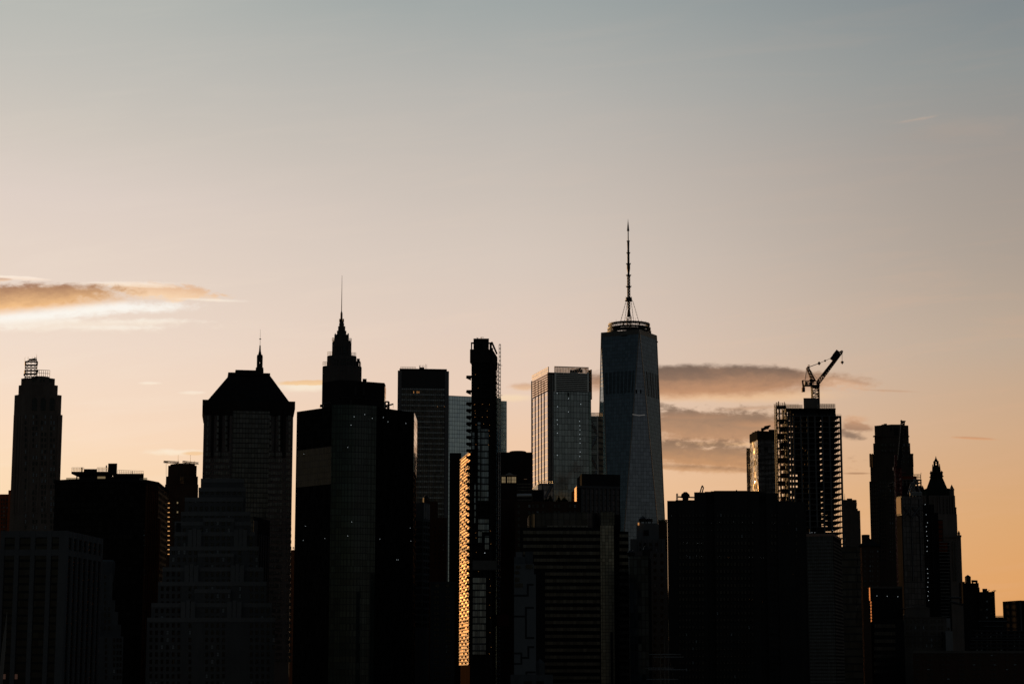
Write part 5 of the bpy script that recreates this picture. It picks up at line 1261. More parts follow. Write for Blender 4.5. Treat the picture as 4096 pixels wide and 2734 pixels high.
for k in range(nfl-1):                                    # hoardings, stacked material and partial walls that close some bays
    zz_ = zr-(k+1)*st
    if k in (0, 4, 5, 9, 13, 18) or k > 20: b.box(F, acol[2]+1, aL, zz_+.01, zz_+st-.7, -17, -16)
    if k in (0, 12, 13, 16) or k > 21: b.box(F, aR, acol[7]-random.uniform(0,3), zz_+.01, zz_+st*random.uniform(.4,.8), -17, -16)
    if k in (0, 1, 2) or k > 12: b.box(F, acol[7]+1, acol[7]+random.uniform(2,8), zz_+.01, zz_+st*random.uniform(.4,.83), -25, -24)
    if random.random() < .8: a = random.uniform(acol[2], acol[7]); b.box(F, a, a+random.uniform(2,6), zz_+.01, zz_+random.uniform(1,2.4), -15, -13)
    b.box(F, aL-random.uniform(2,7), aL-.1, zz_+.01, zz_+st-.66, -15, -14)
    b.box(F, .1, 3.3, zz_+.01, zz_+st-.66, -17, -16) if random.random() < .5 else None
each(b, 'hoarding', M['slate'], r)
b = MB(); zt = F.hit('H', 780, 634)[1]; a0, a1 = F.hit('H', 492, 680)[0], F.hit('H', 1000, 680)[0]
for a in (a0+.3, F.hit('H', 518, 680)[0], F.hit('H', 545, 680)[0]): b.box(F, a, a+.8, zr, zt, -3.5, -2.5); b.box(F, a, a+.8, zr, zt, -18, -17)
zm_ = F.hit('H', 520, 690)[1]; b.box(F, a0, a0+6, zm_-.3, zm_+.3, -3.2, -2.6); b.box(F, a0, a1, zt-.9, zt, -18.5, -2)
aa = [F.hit('H', x, 680)[0] for x in (548,812,840,1000)]
b.box(F, aa[0], aa[1], zr, zt-.9, -18, -4); b.box(F, aa[2], aa[3], zr+(1.4), zt-.9, -18, -3); b.box(F, aa[2], aa[2]+12, zr, zr+1.5, -18, -3.1)
pst = b.build('plant_storey', M['slate'], r)
b = MB(); g = foot('H', 668, 816, 560, Yf+12, 18); b.prism(g, zt-1, zat('H', 740, 534, Yf+12)); b.build('lift_core', M['conc'], pst)
b = MB(); rail(b, F.w(a0, zt, -3), F.w(aa[0]+6, zt, -3), 3.0, 8, .12); rail(b, F.w(aa[1]+.5, zt, -3), F.w(a1-.3, zt, -3), 3.4, 10, .12); rail(b, F.w(0, zr, -.5), F.w(F.L, zr, -.5), 1.2, 16, .07); b.build('edge_rail', M['steel'], r)
NT = masonry('pale_netting', (0.5,0.42,0.36), .2); NT.node_tree.nodes['Principled BSDF'].inputs['Alpha'].default_value = .35
b = MB(); b.box(F, aa[1]+.6, a1-.5, zt, zt+3.2, -3.1, -3.05); b.box(F, a0+1, aa[0]+9, zt, zt+3.0, -5.1, -5.05); each(b, 'edge_net', NT, r)
lamps(r, [(579,822),(597,818),(585,933),(601,936),(667,935),(652,955),(664,1038),(653,1055),(690,1060),(670,1100),(684,1200),(665,1300),(580,1300)], F, 'H', .28, 'olamp', -2)
# scaffold hoist on its left
q0 = W('H', 395, 700, 1502); q1 = W('H', 487, 700, 1502); zt = zat('H', 440, 618, 1502)
r = thing('scaffold_hoist', 'scaffold hoist tower with cages and netting along the left edge of the concrete frame', 'hoist', (q0.x+q1.x)/2, 1502)
b = MB(); w = q1.x-q0.x; N = 40
for x in (q0.x, q0.x+w*.33, q0.x+w*.68, q1.x):
    for y in (1500, 1506): b.tube((x,y,0), (x,y,zt), .38, None, 4)
for k in range(N):
    zz_ = zt-k*5.2
    if zz_ < 4: break
    for y in (1500, 1506): b.tube((q0.x,y,zz_), (q1.x,y,zz_), .5 if k % 2 == 0 else .3, None, 4)
    b.tube((q0.x,1500,zz_), (q0.x+w*.33,1500,zz_-5), .2, None, 4); b.tube((q1.x,1500,zz_), (q0.x+w*.68,1500,zz_-5), .2, None, 4)
b.build('scaffold', M['dark'], r)
b = MB(); qx = W('H', 382, 700, 1502).x; b.truss(Vector((qx,1502,0)), Vector((qx,1502,zt+2)), 1.3, 1.3, 110, .14); b.build('mast', M['dark'], r)
RN = masonry('rust_netting', (0.32,0.13,0.05), .3)
for k in range(1, 26):
    zz_ = zt-5.2*(2*k)*.55-4
    if zz_ < 10: break
    b = MB(); b.box(Face((q0.x,1501),(q1.x,1501)), w*(.36 if k % 3 else .05), w*(.66 if k % 2 else .92), zz_-3.4, zz_, -4, 0); b.build('cage', RN if 4 < k < 18 else M['slate'], r)
b = MB()
for x, y0 in ((393,575),(412,570),(416,570),(456,582),(475,572)):
    b.tube(W('H', x, 640, 1503), W('H', x, y0, 1503), .25, None, 4)
b.tube(W('H', 412, 570, 1503), W('H', 421, 571, 1503), .3, None, 4); rail(b, W('H', 388, 618, 1502), W('H', 489, 622, 1502), 2.4, 6, .16); b.build('top_gear', M['dark'], r)
b = MB(); b.box(Face((q0.x,1500.5),(q1.x,1500.5)), 0, w, zt-1.6, zt-.1, -5.4, 0); b.build('top_platform', M['dark'], r)

# luffing crane
Yc = 1515; q = lambda x, y, d=0.0: W('H', x, y, Yc+d)
c = q(788, 534); r = thing('tower_crane', 'luffing tower crane with raised jib and hanging hook standing on the concrete frame', 'crane', c.x, c.y, c.z)
CM = metal('crane_paint', (0.09,0.035,0.03), .5, .2)
b = MB(); b.truss(Vector((c.x,Yc,c.z-25)), Vector((c.x,Yc,zat('H',788,430,Yc))), 5.0, 5.0, 15, .42); b.lathe(c, [(3.2,zat('H',788,432,Yc)),(3.6,zat('H',788,424,Yc)),(3.0,zat('H',788,412,Yc))], 12); b.build('mast', M['dark'], r)
b = MB(); Fc = Face(q(655,380,-2.5).xy, q(840,380,-2.5).xy)
b.fbox(Fc, 'H', 680, 398, 835, 409, -5, 0); b.fbox(Fc, 'H', 700, 366, 712, 398, -5, 0)
for a_, c_ in (((655,356),(835,366)),((655,356),(672,410)),((720,380),(835,384))): b.tube(q(*a_), q(*c_), .35, None, 5); b.tube(q(*a_, 5), q(*c_, 5), .35, None, 5)
for x in (690,720,745,770,800,820): b.tube(q(x,360), q(x,402), .22, None, 4)
mdk = b.build('machinery_deck', M['dark'], r)
b = MB(); b.fbox(Fc, 'H', 686, 366, 712, 392, -4.5, -.5); b.fbox(Fc, 'H', 732, 372, 762, 400, -4, -1); b.lathe(q(742,362), [(.8,q(742,372).z),(1.2,q(742,350).z),(.4,q(742,340).z)], 7); b.build('winch_house', M['dark'], mdk)
b = MB(); b.fbox(Fc, 'H', 810, 366, 836, 398, -6, -3.2); b.build('cab', M['dark'], mdk)
b = MB(); b.tube(q(658,358), q(664,430), .7, .5, 5); b.fbox(Fc, 'H', 655, 425, 685, 466, -4.4, -.6); b.fbox(Fc, 'H', 672, 408, 682, 425, -4, -1); b.build('counterweight', CM, r)
b = MB(); b.truss(q(772,368), q(706,226), 2.6, 1.6, 9, .34); b.tube(q(706,226), q(718,222), .9, None, 5); rail(b, q(714,232), q(730,232), 2.5, 2, .15); b.build('a_frame', CM, r)
b = MB(); b.truss(q(815,378), q(1040,82), 2.8, 2.1, 26, .28); b.truss(q(1040,82), q(1062,56), 2.4, .8, 3, .3)
jb = b.build('jib', CM, r)
b = MB()                                                  # netted upper part of the jib and the boxes hung on it
p0, p1 = q(862,306), q(1038,86); d = (p1-p0).normalized(); s = Vector((0,1,0)).cross(d).normalized()
for e0, e1 in ((0,1),):
    v = [p+s*a_+Vector((0,1,0))*b_ for p in (p0,p1) for a_, b_ in ((-.95,-.8),(.95,-.8),(.95,.8),(-.95,.8))]; b.add(v, [[0,1,5,4],[1,2,6,5],[2,3,7,6],[3,0,4,7],[3,2,1,0],[4,5,6,7]])
for x, y in ((972,122),(998,84)):
    cb_ = q(x, y); v = [cb_+d*i_+s*j_+Vector((0,k_,0)) for i_ in (-2.4,2.4) for j_, k_ in ((-1.6,-1.2),(1.6,-1.2),(1.6,1.2),(-1.6,1.2))]; b.add(v, [[0,1,5,4],[1,2,6,5],[2,3,7,6],[3,0,4,7],[3,2,1,0],[4,5,6,7]])
b.build('jib_box', M['dark'], jb)
b = MB(); b.tube(q(718,220), q(826,182), .16, None, 4); b.tube(q(718,224,1), q(826,184,1), .16, None, 4); b.tube(q(826,182), q(886,157), .16, None, 4); b.tube(q(886,157), q(968,120), .16, None, 4)
for x, y, rr_ in ((826,183,1.3),(886,157,.8)): e = q(x,y); b.lathe(e, [(.3,e.z-rr_),(rr_,e.z),(.3,e.z+rr_)], 7)
b.tube(q(700,228), q(682,345), .14, None, 4); b.tube(q(706,232,2), q(686,350,2), .14, None, 4); b.tube(q(712,240), q(700,335), .1, None, 4); b.tube(q(736,250), q(815,350), .1, None, 4); b.build('pendant_line', M['dark'], r)
b = MB(); b.tube(q(1060,58), q(1059,165), .1, None, 4); b.tube(q(1055,60), q(1057,165), .08, None, 4); hl = b.build('hoist_line', M['dark'], r)
b = MB(); e = q(1059,170); b.lathe(e, [(.3,q(0,193).z),(.5,q(0,183).z),(1.2,q(0,178).z),(1.2,q(0,166).z),(.4,q(0,160).z)], 7); b.build('hook_block', M['dark'], hl)

# residential block right of the frame
f0 = foot('H2', 408, 546, 262, 1660, 45, .02); r = bld('lattice_top_block', 'mid height dark block with patterned top storeys right of the concrete frame', f0); F = Face(f0[0], f0[1])
b = MB()
for xl, xr, y, dd in ((408,546,264,0),(408,528,248,2),(410,518,183,4),(446,486,173,8)): g = foot('H2', xl, xr, y, 1660+dd, 40-2*dd); b.prism(g, 0, zat('H2', (xl+xr)/2, y, 1660+dd))
b.build('wall', M['grey'], r)
windows(r, F, 'H2', [432,464,498,530], rng(345, 900, 46), 19, 26, .35, cap=60)
b = MB()
for k in range(4):
    for j in range(4): a_ = F.moved(-4).hit('H2', 436+k*24, 200+j*11); p = F.moved(-4).w(a_[0], a_[1], .1); b.tube(p-Vector((1.5,0,1)), p+Vector((1.5,0,1)), .25, None, 4); b.tube(p-Vector((1.5,0,-1)), p+Vector((1.5,0,-1)), .25, None, 4)
b.build('screen', M['steel'], r); b = MB(); b.tube(W('H2', 430, 183, 1670), W('H2', 430, 136, 1670), .25, .1, 5); b.build('mast', M['dark'], r)

# banded glass slab in front
f = corner('H2', 143, 953, 340, 950, 401, 985, 440); r = bld('banded_glass_slab', 'blue grey glass slab with thin pale bands and a lit top rim, at the foot of the concrete frame', f); F, F2 = Face(f[0], f[1]), Face(f[1], f[2])
z = F.hit('H2', 240, 440)[1]; b = MB(); b.prism(f, 0, z); b.build('wall', glass('navy_wall', (0.05,0.058,0.075), .4, .12, .5, .02, 1.0, 3.2, .2, .2), r)
b = MB(); b.box(F2, .02, F2.L, 0, z-.1, .02, .12); b.build('side_wall', M['black'], r)
BD = glass('pale_band', (0.11,0.12,0.135), .4, .3, .2, .02, 1.0, 9, .12, 0, (0.03,0.03,0.03))
for k in range(23):
    y = 496+51.5*k; zz_ = F.hit('H2', 240, y)[1]
    for d_ in (0, -1.45):
        wb = MB(); wb.box(F, .1, F.L, zz_+d_-.42, zz_+d_+.42, .02, .2); wb.build('pale_band', BD, r); wb = MB(); wb.box(F2, .21, F2.L, zz_+d_-.42, zz_+d_+.42, .12, .25); wb.build('pale_band', M['grey'], r)
b = MB(); b.box(F, -.1, F.L, z-1.1, z+.1, .02, .3); b.box(F2, .3, F2.L, z-1.1, z+.1, .02, .3); b.build('roof_rim', masonry('salmon_rim', (0.38,0.26,0.22), .2), r)
lamps(r, [(148,418),(163,416),(185,417),(322,398)], F, 'H2', .2, 'wlamp', -12)
b = MB(); g = foot('H2', 222, 275, 388, 975, 15); b.prism(g, z, zat('H2', 250, 388, 975)); b.build('plant_room', M['slate'], r)
r, F, z, f = simple('black_glass_block', 'black glass block right of the banded glass slab, below the pyramid hatted block', 'H2', 396, 545, 538, 1060, 50, 0, glass('ink_glass', (0.022,0.023,0.026), .3, .15, .8, .03, 1.6, 3.8, .0, .9))
b = MB()
for k in range(9): b.fbox(F, 'H2', 518+k % 2*7, 560+k*62, 524+k % 2*7, 610+k*62, .02, .3)
each(b, 'glass_fin', M['dark'], r)
# pyramid hat
f = corner('H2', 533, 1318, 560, 1300, 690, 1304, 530); r = bld('pyramid_hat_block', 'brown brick block with low pyramid roof, stubby chimney and orange lit flank', f); F1, F = Face(f[0], f[1]), Face(f[1], f[2]); z = F.hit('H2', 620, 532)[1]
b = MB(); b.prism(f, 0, z); b.build('wall', M['brown'], r); b = MB(); e = inset(f, -1.6); ap = sum(f, Vector((0,0)))/4; zt = zat('H2', 590, 474, 1310)
b.prism(e, z, z+.5); b.prism(inset(f, -1.4), z+.5, zt, top=[ap+(p-ap)*.12 for p in f]); rf = b.build('roof', M['slate'], r)
b = MB(); q = W('H2', 588, 474, 1312); b.lathe(q, [(2.6,zt-3),(2.6,zat('H2',588,447,1312)),(2.2,zat('H2',588,446,1312))], 12); b.build('chimney', M['black'], rf)
b = MB(); b.box(F1, .3, F1.L-.2, 0, z-1, .02, .3); b.build('flank', masonry('sunlit_brick_tint', (0.34,0.16,0.08), .3), r)  # sunlight on the flank put into its brighter brick colour
windows(r, F, 'H2', [582,622,640,678], rng(570, 830, 37), 12, 17, .12, mid=False)

# tall stepped residential tower
def cut(xl, xr, y, Yd, dep):                             # footprint whose front left corner is cut off at a slant
    a, b_, d = W('I', xl, y, Yd+5).xy, W('I', xl+84, y, Yd).xy, W('I', xr, y, Yd+2).xy
    return [a, b_, d, d+Vector((-.03, 1))*dep, a+a.normalized()*dep*.9]
f0 = cut(198, 645, 688, 1720, 46); r = bld('stepped_corner_tower', 'tall brown stone tower stepping in near the top, with open corner loggias', f0)
TS = masonry('umber_stone', (0.10,0.082,0.07), .3); b = MB()
for xl, xr, y, dd, ch in ((198,645,688,0,1),(205,641,540,1,1),(212,625,412,2,1),(234,608,303,4,5),(247,592,240,7,3),(247,590,124,7.2,3)):
    g = cut(xl, xr, y, 1720+dd, 46-1.5*dd); b.prism(g, 0, zat('I', xl, y, 1720+dd)-(.0))
g = foot('I', 360, 560, 119, 1730, 36, .03, True); b.prism(chamfer(g, 5), 100, zat('I', 400, 117, 1730)); b.build('wall', TS, r); F = Face(f0[1], f0[2]); F1 = Face(f0[0], f0[1])
b = MB()                                                  # open loggias at the corners
for x0, x1 in ((205,214),(229,233),(612,619),(631,641)): b.fbox(F.moved(-.9), 'I', x0, 412, x1, 545, -3, .1)
b.fbox(F.moved(-.9), 'I', 610, 412, 641, 430, -3, .1); b.fbox(F.moved(-.9), 'I', 610, 520, 641, 700, -3, .1)
each(b, 'loggia', TS, r)
b = MB(); b.fbox(F.moved(-7), 'I', 241, 232, 598, 243, -3, 1.0); b.build('ledge', TS, r)
for x0, y0, x1, y1 in ((328,150,350,228),(406,150,424,184),(446,152,488,230),(545,168,568,230)): wb = MB(); wb.fbox(F.moved(-7.2), 'I', x0, y0, x1, y1, .02, .4); wb.build('crown_opening', M['black'], r)
windows(r, F.moved(-2), 'I', [330,358,412,440,545,590], rng(325, 640, 57), 18, 26, .10, off=.02, cap=40)
windows(r, F, 'I', [308,335,362,408,430,595], rng(705, 1500, 41), 13, 24, .06, off=.02, cap=100)
b = MB()
for k in range(4): b.box(F1, F1.L*(k+.05)/4, F1.L*(k+.3)/4, 0, F.hit('I', 300, 690)[1], .02, .7)
each(b, 'pilaster', masonry('warm_pilaster', (0.16,0.10,0.07), .2), r)
zz_ = F.hit('I', 300, 705)[1]
for k in range(14):
    for j in range(4):
        b = MB(); b.box(F1, F1.L*(j+.4)/4, F1.L*(j+.92)/4, zz_-3-k*3.6, zz_-.6-k*3.6, .02, .25); b.build('window', M['pane'], r)
b = MB()
for x, y in ((335,120),(358,112),(497,120)): q = W('I', x, 124, 1735); b.lathe(q, [(1.5,q.z-1),(1.5,zat('I',x,y,1735)),(.6,zat('I',x,y-2,1735))], 6)
b.build('roof_vent', M['dark'], r)
# crane leaning on it
q = lambda x, y, d=0.0: W('I', x, y, 1600+d)
c = q(482, 800); r = thing('red_crane', 'dark red luffing crane with upright jib in front of the stepped corner tower', 'crane', c.x, c.y, 0)
b = MB(); b.truss(Vector((c.x,c.y,0)), q(482,560), 4.2, 4.2, 60, .5); b.build('mast', M['red'], r)
b = MB(); b.truss(q(497,560), q(534,95), 3.2, 2.4, 34, .34); b.truss(q(534,95), q(537,80), 2.2, 3.2, 2, .4); b.build('jib', M['dark'], r)
b = MB(); Fk = Face(q(440,560).xy, q(500,560).xy); b.fbox(Fk, 'I', 442, 545, 500, 580, -4, 0); b.tube(q(500,600), q(562,604), .5, None, 5); b.build('machinery_deck', M['red'], r)
b = MB(); b.truss(q(465,548), q(461,425), 2.0, 1.0, 8, .28); b.tube(q(461,425), q(492,550), .2, None, 4); b.build('a_frame', M['red'], r)

# netted construction block
f = foot('I', 505, 726, 672, 1640, 40, .06); r = bld('netted_frame_block', 'construction block with dull orange netting and open top frame behind the white truss roof', f); F = Face(f[0], f[1]); z = F.hit('I', 600, 735)[1]
b = MB(); b.prism(f, 0, z); b.build('wall', M['slate'], r); b = MB(); zt = F.hit('I', 690, 672)[1]
for a in [F.L*k/6 for k in range(7)]:
    for o in (-1, -20, -39): b.box(F, max(0, a-.9), min(F.L, a+.3), z, zt, o-1, o)
b.box(F, 0, F.L, zt-.6, zt, -40, 0); zq = F.hit('I', 690, 702)[1]; b.box(F, 0, F.L, zq-.4, zq, -40, 0); b.box(F, 0, F.L*.72, z, zt-.6, -20, -19); b.build('open_frame', M['conc'], r)
b = MB(); a_ = F.hit('I', 530, 650)[0]; b.box(F, a_, F.L*.78, zt, F.hit('I', 600, 640)[1], -.6, -.5); b.build('edge_net', M['orange'], r)
b = MB(); rail(b, F.w(F.L*.5,zt,-1), F.w(F.L*.95,zt,-1), 4, 7, .2); b.tube(W('I',717,665,1645), W('I',717,610,1645), .2, .15, 4); b.tube(W('I',717,612,1645), W('I',720,612,1645), .5, None, 4); b.build('edge_rail', M['dark'], r)

# truss topped tower
f = corner('I', 470, 1406, 520, 1400, 732, 1404, 868); r = bld('white_truss_tower', 'dark tower topped with a pale A shaped truss and X braces across its upper storeys', f); F1, F = Face(f[0], f[1]), Face(f[1], f[2]); z = F.hit('I', 620, 845)[1]
b = MB(); b.prism(f, 0, z); b.build('wall', glass('dusk_glass', (0.045,0.05,0.055), .35, .15, .5, .02, 2.4, 3.8, .3, .4), r)
b = MB(); b.box(F1, 0, F1.L, 0, z-13, .02, .3); b.build('side_wall', M['black'], r); b = MB(); b.box(F1, .2, F1.L-.2, z-12, z-1, .02, .4); b.build('bronze_side', metal('bronze_panel', (0.12,0.07,0.045), .6, .3), r)
b = MB()
for a_, c_ in (((585,826),(625,700)),((625,700),(668,826)),((600,826),(655,668)),((655,668),(720,826)),((655,668),(650,800)),((625,700),(640,826))): b.tube(W('I', *a_, 1408), W('I', *c_, 1408), .55, None, 5)
for y in (806,818,830): b.tube(W('I', 605, y, 1404), W('I', 725, y, 1404), .45, None, 5)
for x in (610,640,670,700,725): b.tube(W('I', x, 845, 1404), W('I', x, 804, 1404), .35, None, 5)
b.build('truss', M['steel'], r)
b = MB()
for yc_ in (950, 2040):
    for x0 in (538, 625):
        for a_, c_ in (((x0,yc_),(x0+85,yc_+110)),((x0+85,yc_),(x0,yc_+110))):
            p, s = F.hit('I', *a_), F.hit('I', *c_); b.tube(F.w(p[0],p[1],.5), F.w(s[0],s[1],.5), .75, None, 4)
for y in (870, 945): b.fbox(F, 'I', 522, y, 730, y+5, .05, .6)
for x in (540,625,712): b.fbox(F, 'I', x-3, 870, x+3, 1700, .05, .7)
b.build('brace', metal('brace_steel', (0.16,0.16,0.165), .5, .3), r)

# gothic tower with pyramid crown
f0 = foot('I', 735, 1068, 1000, 1850, 62, .03); r = bld('gothic_crown_tower', 'gothic stone tower with steep green pyramid crown, lantern tip and corner pinnacles', f0); F = Face(f0[0], f0[1])
GS = masonry('gothic_stone', (0.20,0.19,0.18), .3)
b = MB(); b.prism(f0, 0, zat('I', 740, 835, 1850)); g = foot('I', 735, 1080, 985, 1846, 66, .03); b.prism(g, 0, zat('I', 740, 1000, 1846)-2); g = foot('I', 700, 1122, 1245, 1836, 80, .03); b.prism(g, 0, zat('I', 900, 1240, 1836)); b.build('wall', GS, r)
ce = sum(f0, Vector((0,0)))/4; Yg = ce.y; pxg = Yg/FPX/2.529*1.02; zI = lambda y: zat('I', 880, y, Yg); cg = W('I', 880, 800, Yg)
def sq(w): return [Vector((cg.x+a_*w*pxg, cg.y+b_*w*pxg)) for a_, b_ in ((-1,-1),(1,-1),(1,1),(-1,1))]
b = MB(); b.prism(chamfer(sq(118), 6), zI(850), zI(770)); b.prism(chamfer(sq(102), 8), zI(770), zI(650), top=chamfer(sq(58), 5)); pyr = b.build('pyramid_roof', M['copper'], r)
b = MB(); b.prism(sq(58), zI(652), zI(640))
for p in chamfer(sq(53), 5): b.tube((p.x,p.y,zI(642)), (p.x,p.y,zI(596)), .9, None, 5); b.tube((p.x,p.y,zI(596)), (p.x,p.y,zI(582)), .7, .1, 5)
b.prism(sq(42), zI(640), zI(612)); b.prism(sq(55), zI(612), zI(600)); b.prism(chamfer(sq(32), 4), zI(600), zI(530), top=chamfer(sq(27), 3))
for p in sq(29): b.tube((p.x,p.y,zI(600)), (p.x,p.y,zI(518)), .9, .3, 5)
for p in chamfer(sq(16), 3): b.tube((p.x,p.y,zI(530)), (p.x,p.y,zI(492)), .7, None, 5)
b.prism(sq(18), zI(512), zI(506)); b.prism(chamfer(sq(20), 4), zI(496), zI(488)); b.prism(chamfer(sq(16), 3), zI(488), zI(452), top=chamfer(sq(3), .4)); b.tube((cg.x,cg.y,zI(452)), (cg.x,cg.y,zI(436)), .5, .1, 5); b.build('lantern', M['copper'], pyr)
def pinn(x, y0, y1, w, Yp, tip):
    c = W('I', x, y0, Yp); k = Yp/FPX/2.529; b = MB(); zt = zat('I', x, y1, Yp)
    b.lathe(c, [(w*k,c.z-40),(w*k,zt),(w*k*1.15,zt+.3),(w*k*1.1,zt+1)], 8)
    for i in range(8): t = i*.785+.2; b.tube((c.x+w*k*math.cos(t), c.y+w*k*math.sin(t), zt), (c.x, c.y, zat('I', x, tip, Yp)), .45, .15, 4)
    b.lathe(c, [(w*k*.55,zt+.5),(w*k*.2,zat('I',x,(y1+tip*2)/3,Yp)),(.1,zat('I',x,tip,Yp))], 6); b.build('pinnacle', GS if w > 20 else M['copper'], r)
pinn(1037, 985, 782, 24, 1862, 726); pinn(740, 900, 790, 17, 1870, 735); pinn(786, 850, 775, 12, 1850, 764); pinn(990, 850, 775, 10, 1852, 764); pinn(1104, 1300, 1225, 11, 1842, 1190); pinn(1070, 1040, 965, 9, 1850, 955)
b = MB()
for x in (770,815,862,905,930,968,1005,1030,1058): b.fbox(F, 'I', x-6, 840, x+6, 1800, .02, 1.4)
each(b, 'pier', GS, r)
windows(r, F, 'I', [918,950,985], rng(880, 1560, 34), 14, 20, .04, cap=40)
b = MB(); g = foot('I', 925, 1130, 1236, 1834, 40, .03); gf = Face(g[0], g[1]); b.fbox(gf, 'I', 930, 1236, 1124, 1256, .0, 1.4); b.build('cornice', GS, r)
for x0, x1, yy0 in ((1040,1050,1300),(1064,1074,1300),(960,968,1300)): wb = MB(); wb.fbox(gf.moved(-2), 'I', x0, yy0, x1, 1700, .05, .5); wb.build('window_strip', M['pane'], r)

# hoist clad block with the column of white lamps
f = foot('I', 735, 850, 925, 1470, 30); r = bld('lamp_column_block', 'black netted construction block with a vertical line of white lamps', f); F = Face(f[0], f[1])
b = MB(); b.prism(f, 0, zat('I', 790, 925, 1470)); g = foot('I', 845, 890, 1010, 1475, 30); b.prism(g, 0, zat('I', 860, 1010, 1475)); b.build('netted_wall', masonry('black_netting', (0.025,0.025,0.026), .5), r)
b = MB()
for k in range(44): y = 930+k*26; b.fbox(F, 'I', 738, y, 848, y+3, .02, .8)
for x in (742,790,842): b.fbox(F, 'I', x-2, 925, x+2, 2200, .05, .9)
b.build('scaffold', M['dark'], r)
lamps(r, [(757,928),(766,1030),(780,1111),(768,1151),(770,1199),(774,1246),(781,1292),(775,1353),(775,1399)], F, 'I', .42, 'wlamp', 1.4)
lamps(r, [(511,255),(516,430),(518,474),(520,520),(521,562),(516,607),(524,653),(518,697),(527,741)], F, 'J', .42, 'wlamp', 1.4)
f = foot('I', 868, 938, 1085, 1500, 30); r = bld('orange_netted_block', 'construction block wrapped in dark orange netting in front of the gothic tower', f); F = Face(f[0], f[1])
b = MB(); b.prism(f, 0, zat('I', 900, 1082, 1500)); g = foot('I', 880, 1004, 1298, 1490, 30); b.prism(g, 0, zat('I', 930, 1298, 1490)); b.build('core', M['slate'], r)
b = MB(); 
for k in range(5): b.fbox(F, 'I', 870, 1090+k*46, 936, 1126+k*46, .05, .3)
each(b, 'net', M['orange'], r); gf = Face(g[0], g[1]); b = MB()
for k in range(26): b.fbox(gf, 'I', 880, 1305+k*34, 1004, 1309+k*34, .02, 1.3)
b.build('floor_edge', M['steel'], r); b = MB()
for k in range(3): b.fbox(gf, 'I', 884, 1312+k*34, 985, 1336+k*34, .05, .3)
each(b, 'net', M['orange'], r)
b = MB(); q0 = W('J', 700, 715, 1480); q1 = W('J', 855, 716, 1480); b.tube(q0, q1, .8, None, 5); b.tube(q0+Vector((2,-4,-3)), q1+Vector((0,-4,-5)), .7, None, 5); b.build('platform_boom', M['dark'], r)

# far right apartments
f = foot('J', 866, 1026, 570, 1500, 45, -.22); f2 = foot('J', 1020, 1184, 658, 1496, 40, -.2); r = bld('tank_roof_apartments', 'dark apartment block in two heights with pointed water tank, right of the gothic tower', f)
b = MB(); b.prism(f, 0, zat('J', 950, 570, 1500)); b.prism(f2, 0, zat('J', 1100, 656, 1496)); g = foot('J', 1020, 1034, 612, 1505, 20); b.prism(g, 100, zat('J', 1028, 612, 1505)); g = foot('J', 866, 888, 555, 1506, 20); b.prism(g, 100, zat('J', 875, 555, 1506)); b.build('wall', M['black'], r)
c = W('J', 920, 565, 1515); k = 1515/FPX/2.473; b = MB(); b.lathe(c, [(30*k,c.z-3),(31*k,zat('J',920,508,1515)),(30*k,zat('J',920,506,1515)),(2*k,zat('J',920,488,1515))], 8); b.build('water_tank', M['dark'], r)
b = MB(); q = W('J', 955, 570, 1510); b.tube(W('J',955,550,1510), W('J',1012,552,1510), .9, None, 6); b.tube(W('J',1005,570,1510), W('J',1005,550,1510), .8, None, 6); b.tube(W('J',965,572,1510), W('J',965,552,1510), .6, None, 6); b.build('roof_duct', M['dark'], r)
b = MB(); g = foot('J', 1062, 1110, 630, 1508, 10); b.prism(g, 100, zat('J', 1080, 624, 1508)); g = foot('J', 1108, 1124, 648, 1508, 8); b.prism(g, 100, zat('J', 1112, 644, 1508)); b.build('plant_box', M['black'], r)
b = MB()
for x in (1158,1182): b.tube(W('J', x, 660, 1500), W('J', x, 644, 1500), .2, None, 4)
b.tube(W('J',1158,652,1500), W('J',1185,653,1500), .2, None, 4); b.tube(W('J',1172,643,1500), W('J',1198,646,1500), .3, None, 4); b.tube(W('J',1126,640,1500), W('J',1130,640,1500), .6, None, 4); b.build('aerial', M['dark'], r)
F = Face(f2[0], f2[1]); windows(r, F, 'J', [1050,1108,1152], rng(710, 1000, 40), 24, 20, .5, mid=False, skip=lambda x, y: random.random() < .45)
f = corner('J', 1262, 1372, 1430, 1350, 1600, 1358, 745); r = bld('plain_black_box', 'plain flat black block cut off by the right edge, against the orange sky', f)
z = zat('J', 1430, 740, 1350); b = MB(); b.prism(f, 0, z); b.build('wall', M['black'], r); b = MB(); Fk = Face(f[1], f[2]); b.box(Fk, 0, 1.2, 0, z, .02, .3); b.box(Fk, 8, 9, 0, z, .02, .3); each(b, 'pier', M['blueg'], r)
r, F, z, f = simple('low_rear_terrace', 'low black block with railed roof in the gap at far right', 'J', 1190, 1275, 910, 1400, 20, 0, M['black']); b = MB(); rail(b, F.w(0,z,-1), F.w(F.L,z,-1), 1.2, 12, .1); b.build('railing', M['dark'], r)
f = foot('J', 925, 1490, 1045, 1150, 50, .04); r = bld('balcony_line_apartments', 'dark apartment block with thin pale balcony lines at the lower right', f); F = Face(f[0], f[1]); z = F.hit('J', 1100, 1040)[1]
b = MB(); b.prism(f, 0, z); g = foot('J', 1025, 1300, 945, 1160, 30, .04); b.prism(g, z-1, zat('J', 1100, 940, 1160)); gg = Face(g[0], g[1]); b.build('wall', M['slate'], r)
b = MB(); b.fbox(gg, 'J', 1022, 940, 1302, 951, .02, 1.0); b.fbox(gg, 'J', 1070, 992, 1265, 999, .02, .8); b.build('roof_rim', M['blueg'], r)
